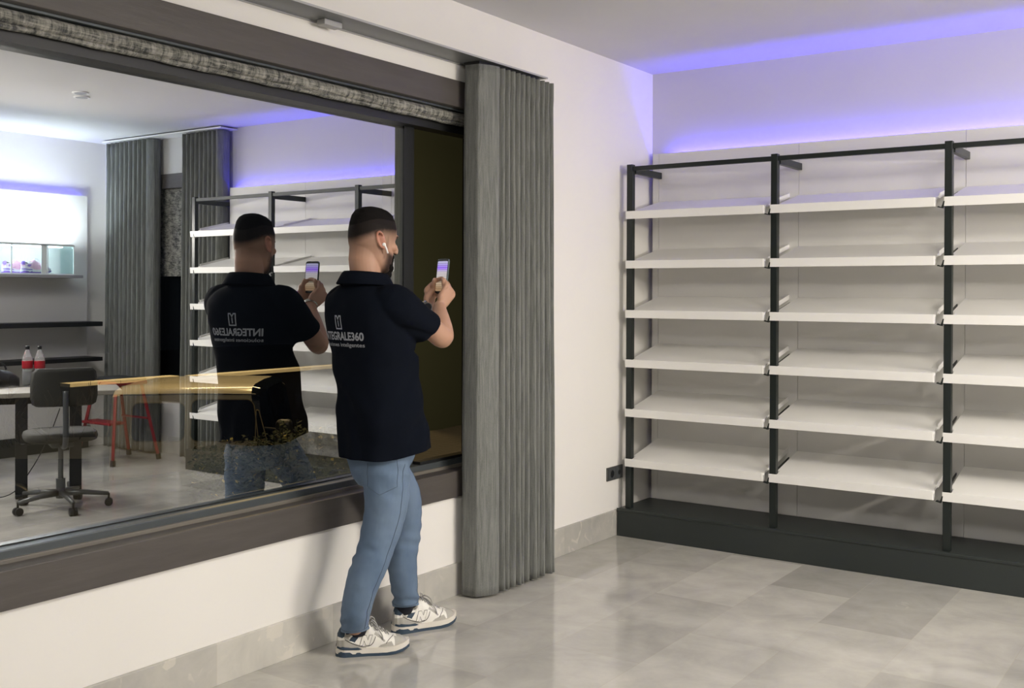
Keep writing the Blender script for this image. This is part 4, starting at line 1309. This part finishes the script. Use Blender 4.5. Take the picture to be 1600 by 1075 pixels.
# ---- polo shirt
sb_ = MB()
TR = [(.790, .090, .190, .176), (.86, .082, .187, .172), (.95, .068, .181, .165), (1.05, .054, .178, .157), (1.15, .041, .184, .150), (1.25, .018, .196, .143), (1.33, -.002, .202, .138), (1.39, -.010, .202, .132), (1.430, -.014, .182, .118), (1.460, -.016, .132, .099), (1.480, -.016, .092, .083)]
tr = spline([(z, f, a, d_) for z, f, a, d_ in TR], 4)
sb_.rings([ering(P(0, f, z), a, d_, 56, 2.35) for z, f, a, d_ in tr])
def sleeve(sh, el, k):
    d = el - sh
    inn = MAN + (sh - MAN) * .62; inn.z = sh.z - .035
    pts = [inn, inn * .35 + sh * .65 + V((0, 0, .0)), sh + d * .10 - V((0, 0, .016)), sh + d * .30 - V((0, 0, .020)), sh + d * .46 - V((0, 0, .018)), sh + d * .58 - V((0, 0, .015)), sh + d * .69 - V((0, 0, .012))]
    rad = [.075, .078, .078, .0755, .0715, .0695, .069]
    sp_ = spline([(*q, r_) for q, r_ in zip(pts, rad)], 4)
    sb_.tube([q[:3] for q in sp_], [q[3] * k for q in sp_], 28)
sleeve(SHR, ELR, 1.0); sleeve(SHL, ELL, .98)
shirt_me = voxel(sb_, .0055, 12)
NRM = [V(vt.normal) for vt in shirt_me.vertices]
for vi, vt in enumerate(shirt_me.vertices):
    q = vt.co - MAN; s, f, z = q.dot(RD), q.dot(FD), q.z
    n_ = NRM[vi]
    am = 0.0
    if z < 1.33:
        w_ = smooth01((1.33 - z) / .2)
        # slanting drag folds from the armpit down to the hem
        am += .0085 * w_ * math.sin(34 * (z * .9 + .55 * s - .35 * f) + 5 * noise.noise(V((s * 4, f * 4, z * 3)))) * (.4 + noise.noise(V((s * 5 + 9, f * 5, z * 5))))
        am += .007 * w_ * noise.noise(V((s * 7, f * 7, z * 4.5 + 3)))
        am += .0045 * smooth01((1.0 - z) / .2) * math.sin(math.atan2(f, s) * 7 + z * 6)
    am += .0035 * noise.noise(V((s * 16, f * 16, z * 16)))
    # armpit creases
    am += -.006 * math.exp(-((z - 1.31 + .25 * f) / .012) ** 2) * smooth01((s - .10) / .05) * smooth01((f + .02) / .05)
    vt.co += n_ * am
bmx = bmesh.new(); bmx.from_mesh(shirt_me)
# open the hem and cuffs: delete caps, then give the cloth thickness
def cut(bm_, test, co, no):
    fs = [f_ for f_ in bm_.faces if test(f_.calc_center_median())]
    geom = set(fs)
    for f_ in fs: geom.update(f_.edges); geom.update(f_.verts)
    bmesh.ops.bisect_plane(bm_, geom=list(geom), plane_co=co, plane_no=no, clear_outer=True)
cut(bmx, lambda c: c.z < .84, V((0, 0, .803)), V((0, 0, -1)))
for sh, el in ((SHR, ELR), (SHL, ELL)):
    d = (el - sh); dn_ = d.normalized(); L0 = d.length
    cut(bmx, lambda c: (c - sh).dot(dn_) > L0 * .52 and ((c - sh) - dn_ * (c - sh).dot(dn_)).length < .12, sh + d * .665 - V((0, 0, .012)), (dn_ + V((0, 0, -.18))).normalized())
# hem: longer at the back than at the front, with a side vent
for vt in bmx.verts:
    q = vt.co - MAN
    if q.z < 1.0:
        f_ = q.dot(FD)
        vt.co.z += .030 * (smooth01((f_ + .05) / .2) - .5) * smooth01((1.0 - q.z) / .2) 
bmx.to_mesh(shirt_me); bmx.free()
shirt = link_mesh('polo_shirt', shirt_me, shirt_m, man)
sd = shirt.modifiers.new('cloth', 'SOLIDIFY'); sd.thickness = .003; sd.offset = -1
shirt_bvh = BVHTree.FromPolygons([vt.co.copy() for vt in shirt_me.vertices], [tuple(p_.vertices) for p_ in shirt_me.polygons])
# collar: folded band round the neck
rg = []
for j in range(49):
    a = R(-150 + 300 * j / 48) + math.pi                       # opens at the front
    c, s = -math.cos(a), math.sin(a)
    dirv = RD * s - FD * math.cos(a + math.pi) * -1
    dirv = (RD * math.sin(a) + FD * math.cos(a)).normalized()
    lift = .012 * (1 - math.cos(a)) / 2
    cc = P(0, -.016, 0)
    def cp(rad, z): return cc + dirv * (rad + .008 * abs(math.cos(a))) + UP * (z + lift)
    rg.append([cp(.079, 1.462), cp(.075, 1.514), cp(.079, 1.523), cp(.088, 1.515), cp(.110, 1.474), cp(.107, 1.470), cp(.084, 1.506), cp(.083, 1.462)])
MB().rings(rg).build('collar', shirt_m, man, smooth=True)
rg = []

# print on the back
def back_point(uu, zz_, off=.0016):
    ang = uu / .165
    o_ = P(0, .02, zz_); d = (-FD * math.cos(ang) + RD * math.sin(ang))
    h_ = shirt_bvh.ray_cast(o_ + d * .5, -d)
    if h_[0] is None: return o_ + d * .15
    return h_[0] + d * off
def put_print(name, mb, uc, zc):
    mb.v = [back_point(uc + q.x, zc + q.y) for q in mb.v]
    return mb.build(name, print_m, man, fixn=False)
def text_mesh(txt, size, width=None, bold=.0):
    cu = bpy.data.curves.new('t', 'FONT'); cu.body = txt; cu.size = size; cu.align_x = 'CENTER'; cu.offset = bold; cu.resolution_u = 3
    o = bpy.data.objects.new('t', cu); C.objects.link(o)
    dg = bpy.context.evaluated_depsgraph_get(); dg.update()
    me = bpy.data.meshes.new_from_object(o.evaluated_get(dg))
    bm = bmesh.new(); bm.from_mesh(me)
    bmesh.ops.triangulate(bm, faces=bm.faces)
    for _ in range(2):
        lg = [e for e in bm.edges if e.calc_length() > .010]
        if lg: bmesh.ops.subdivide_edges(bm, edges=lg, cuts=1)
        bmesh.ops.triangulate(bm, faces=bm.faces)
    xs_ = [q.co.x for q in bm.verts]; sx = (width / (max(xs_) - min(xs_))) if width else 1
    mx_ = (max(xs_) + min(xs_)) / 2
    bm.verts.index_update()
    mb = MB().add([V(((q.co.x - mx_) * sx, q.co.y, 0)) for q in bm.verts], [[q.index for q in f.verts] for f in bm.faces])
    bm.free(); bpy.data.objects.remove(o)
    return mb
put_print('shirt_lettering', text_mesh('INTEGRALE360', .044, .264, .0014), -.012, 1.262)
put_print('shirt_lettering', text_mesh('soluciones inteligentes', .022, .270, .0002), -.012, 1.236)
em = MB()
def stroke(pts, wd):
    for (a0, c0), (a1, c1) in zip(pts, pts[1:]):
        d = V((a1 - a0, c1 - c0)).normalized() * wd / 2; n_ = V((-d.y, d.x)); s0, s1_ = V((a0, c0)) - d, V((a1, c1)) + d
        k = 5
        for i in range(k):
            q0 = s0 + (s1_ - s0) * i / k; q1 = s0 + (s1_ - s0) * (i + 1) / k
            em.add([V((*(q0 - n_), 0)), V((*(q1 - n_), 0)), V((*(q1 + n_), 0)), V((*(q0 + n_), 0))], [(0, 1, 2, 3)])
stroke([(0, .038), (-.008, .050), (-.018, .050), (-.018, .0), (.018, .0), (.018, .050), (.008, .050), (0, .038)], .0055)
stroke([(0, .011), (0, .030)], .0055)
put_print('shirt_emblem', em, -.010, 1.306)

# ---- jeans
jb = MB()
jb.rings([ering(P(0, f, z), a, d_, 40, 2.3) for z, f, a, d_ in spline([(.67, .055, .085, .07), (.70, .055, .115, .088), (.745, .055, .140, .106), (.79, .062, .155, .118), (.83, .066, .140, .108), (.87, .06, .11, .08)], 3)])
def leg(pts, rad):
    sp_ = spline([(*q, r_) for q, r_ in zip(pts, rad)], 5)
    jb.tube([q[:3] for q in sp_], [q[3] for q in sp_], 30)
leg(JR, [.080, .097, .090, .083, .074, .072, .066, .059, .056, .0575])
leg(JL, [.078, .090, .080, .071, .064, .064, .058, .054, .0555])
jm = voxel(jb, .0045, 5)
NRM = [V(vt.normal) for vt in jm.vertices]
for vi, vt in enumerate(jm.vertices):
    z = vt.co.z; q = vt.co; n_ = NRM[vi]
    am = .0045 * noise.noise(V((q.x * 9, q.y * 9, z * 9))) + .0025 * noise.noise(V((q.x * 22, q.y * 22, z * 30)))
    wk = math.exp(-((z - .42) / .09) ** 2) + 1.3 * math.exp(-((z - .14) / .055) ** 2) + .35 * math.exp(-((z - .72) / .05) ** 2)
    fold = math.sin(z * 120 + 5.0 * noise.noise(V((q.x * 7, q.y * 7, z * 6))) + q.y * 30 - q.x * 22)
    am += .0034 * wk * fold * max(0, .35 + 1.2 * noise.noise(V((q.x * 10, q.y * 10, z * 9 + 4))))
    am += .003 * math.exp(-((z - .73) / .09) ** 2) * math.sin(z * 60 + q.y * 55)
    vt.co += n_ * am
bmx = bmesh.new(); bmx.from_mesh(jm)
for JP, zc in ((JR, .106), (JL, .117)):
    e_ = JP[-1]
    cut(bmx, lambda c: c.z < .16 and (V((c.x, c.y)) - V((e_.x, e_.y))).length < .10, V((e_.x, e_.y, zc)), V((.10, -.02, -1)).normalized())
bmx.to_mesh(jm); bmx.free()
jeans = link_mesh('jeans', jm, jeans_m, man)
sd = jeans.modifiers.new('cloth', 'SOLIDIFY'); sd.thickness = .003; sd.offset = -1
jbvh = BVHTree.FromPolygons([vt.co.copy() for vt in jm.vertices], [tuple(p_.vertices) for p_ in jm.polygons])
def seam(path, name='jeans_seam', rad=.0011, close=False):
    out = []
    for c, d in path:
        h_ = jbvh.ray_cast(c + d * .3, -d)
        if h_[0] is not None: out.append(h_[0] + d * .0008)
    if len(out) > 2: return MB().tube(out, rad, 6).build(name, thread_m, man, smooth=True)
def lerp_path(P_, z):
    for a, b_ in zip(P_, P_[1:]):
        if b_.z <= z <= a.z:
            t = (a.z - z) / (a.z - b_.z); return a + (b_ - a) * t
    return P_[-1]
for JP, dv in ((JR, (RD + FD * .1)), (JL, (RD * .5 + FD * .85))):
    dv = dv.normalized()
    seam([(lerp_path(JP, z), dv) for z in [.77 - .01 * k for k in range(67)]])
# back pocket and stitching
pc = P(.085, .03, .73)
pp = [(-.055, .06), (.06, .06), (.062, -.045), (.003, -.075), (-.055, -.045), (-.055, .06)]
pts = []
bdv = (-FD * .9 + RD * .45).normalized(); bsv = (RD * .9 + FD * .45).normalized()
for (a0, c0), (a1, c1) in zip(pp, pp[1:]):
    for k in range(8):
        a, c = a0 + (a1 - a0) * k / 8, c0 + (c1 - c0) * k / 8
        pts.append((pc + bsv * a + UP * c, bdv))
seam(pts, 'pocket_stitching', .0010)
for JP, z0_ in ((JR, .122), (JL, .132)):
    cpt = lerp_path(JP, z0_)
    seam([(V((cpt.x, cpt.y, z0_ + .004 * math.sin(a))), V((math.cos(a), math.sin(a), 0))) for a in [2 * math.pi * k / 28 for k in range(29)]], 'hem_stitching', .0012)
# socks
for an_ in (V((.199, 3.128, .03)), V((.162, 3.452, .03))):
    MB().tube([an_ + V((0, -.002, .050)), an_ + V((0, -.004, .08)), an_ + V((0.004, -.010, .13))], [.033, .0405, .040], 20).build('sock', mat('dark_sock', (.010, .012, .022), .9), man, smooth=True)

# wristwatch on the left wrist
wd_ = (WRL - ELL).normalized(); wc = WRL + wd_ * .010
sx_ = wd_.cross(UP).normalized(); sy_ = wd_.cross(sx_).normalized()
band = MB(); rg = []
for k in range(37):
    a = 2 * math.pi * k / 36; d = sx_ * math.cos(a) + sy_ * math.sin(a)
    rr = .0315 + (.0006 if k % 2 else 0)
    rg.append([wc + d * rr - wd_ * .010, wc + d * (rr + .004) - wd_ * .009, wc + d * (rr + .004) + wd_ * .009, wc + d * rr + wd_ * .010])
wt = band.rings(rg, cap=False).build('wristwatch', steel_m, man)
fcd = (RD * .8 - FD * .35 + UP * .3); fcd = (fcd - wd_ * fcd.dot(wd_)).normalized()
MB().tube([wc + fcd * .030, wc + fcd * .040], .0185, 28).build('watch_case', steel_m, wt, smooth='auto')
MB().tube([wc + fcd * .039, wc + fcd * .0408], .0160, 28).build('watch_dial', mat('dial', (.02, .02, .025), .2), wt, smooth='auto')

# ---- phone: held upright, its screen to the man
ph = thing('phone', 'black smartphone with lit screen held up in the person\'s two hands', 'phone')
M_ = Matrix((PR, PF, PUP)).transposed().to_4x4(); M_.translation = PH
ph.matrix_world = M_
def rr2(hx, hz, rad, n=6):
    return rrect(-hx, hx, -hz, hz, rad, 0, n)
MB().prism(rr2(.0368, .0755, .011), lambda a, c: V((a, -.0040, c)), lambda a, c: V((a, .0040, c))).build('phone_body', mat('phone_edge', (.10, .13, .13), .25, .7), ph, bevel=.0008)
MB().prism(rr2(.0352, .0738, .010), lambda a, c: V((a, -.0044, c)), lambda a, c: V((a, -.0039, c))).build('phone_bezel', black_m, ph)
MB().rbox(-.030, .002, .004, .0068, .038, .070, .003).build('camera_bump', mat('phone_edge', (.1, .13, .13)), ph)
def screen_mat():
    """the live camera picture on the display: the violet cove above, white shelves below"""
    mt = bpy.data.materials.new('phone_screen'); mt.use_nodes = True
    nt = mt.node_tree; N, L = nt.nodes, nt.links; b = N['Principled BSDF']
    b.inputs['Base Color'].default_value = (.01, .01, .01, 1); b.inputs['Roughness'].default_value = .1
    tc = N.new('ShaderNodeTexCoord'); sp_ = N.new('ShaderNodeSeparateXYZ'); L.new(tc.outputs['Object'], sp_.inputs[0])
    mr = N.new('ShaderNodeMapRange'); mr.inputs['From Min'].default_value = -.052; mr.inputs['From Max'].default_value = .060
    L.new(sp_.outputs['Z'], mr.inputs[0])
    cr = N.new('ShaderNodeValToRGB'); e = cr.color_ramp.elements
    e[0].position = 0; e[0].color = (.35, .22, .12, 1); e[1].position = 1; e[1].color = (.50, .48, .70, 1)
    for p_, c_ in ((.20, (.50, .38, .26, 1)), (.30, (.05, .05, .05, 1)), (.34, (.60, .55, .50, 1)), (.62, (.62, .56, .60, 1)), (.78, (.36, .18, .95, 1))):
        q = cr.color_ramp.elements.new(p_); q.color = c_
    L.new(mr.outputs[0], cr.inputs[0])
    wv = N.new('ShaderNodeTexWave'); wv.bands_direction = 'Z'; wv.inputs['Scale'].default_value = 34; wv.inputs['Distortion'].default_value = .3
    L.new(tc.outputs['Object'], wv.inputs[0])
    mx = N.new('ShaderNodeMix'); mx.data_type = 'RGBA'; mx.blend_type = 'MULTIPLY'; mx.inputs['Factor'].default_value = .35
    L.new(cr.outputs[0], mx.inputs['A']); L.new(wv.outputs['Color'], mx.inputs['B'])
    L.new(mx.outputs['Result'], b.inputs['Emission Color']); b.inputs['Emission Strength'].default_value = 1.0
    return mt
MB().prism(rr2(.0335, .0655, .006), lambda a, c: V((a, -.0047, c)), lambda a, c: V((a, -.0043, c))).build('phone_screen', screen_mat(), ph)
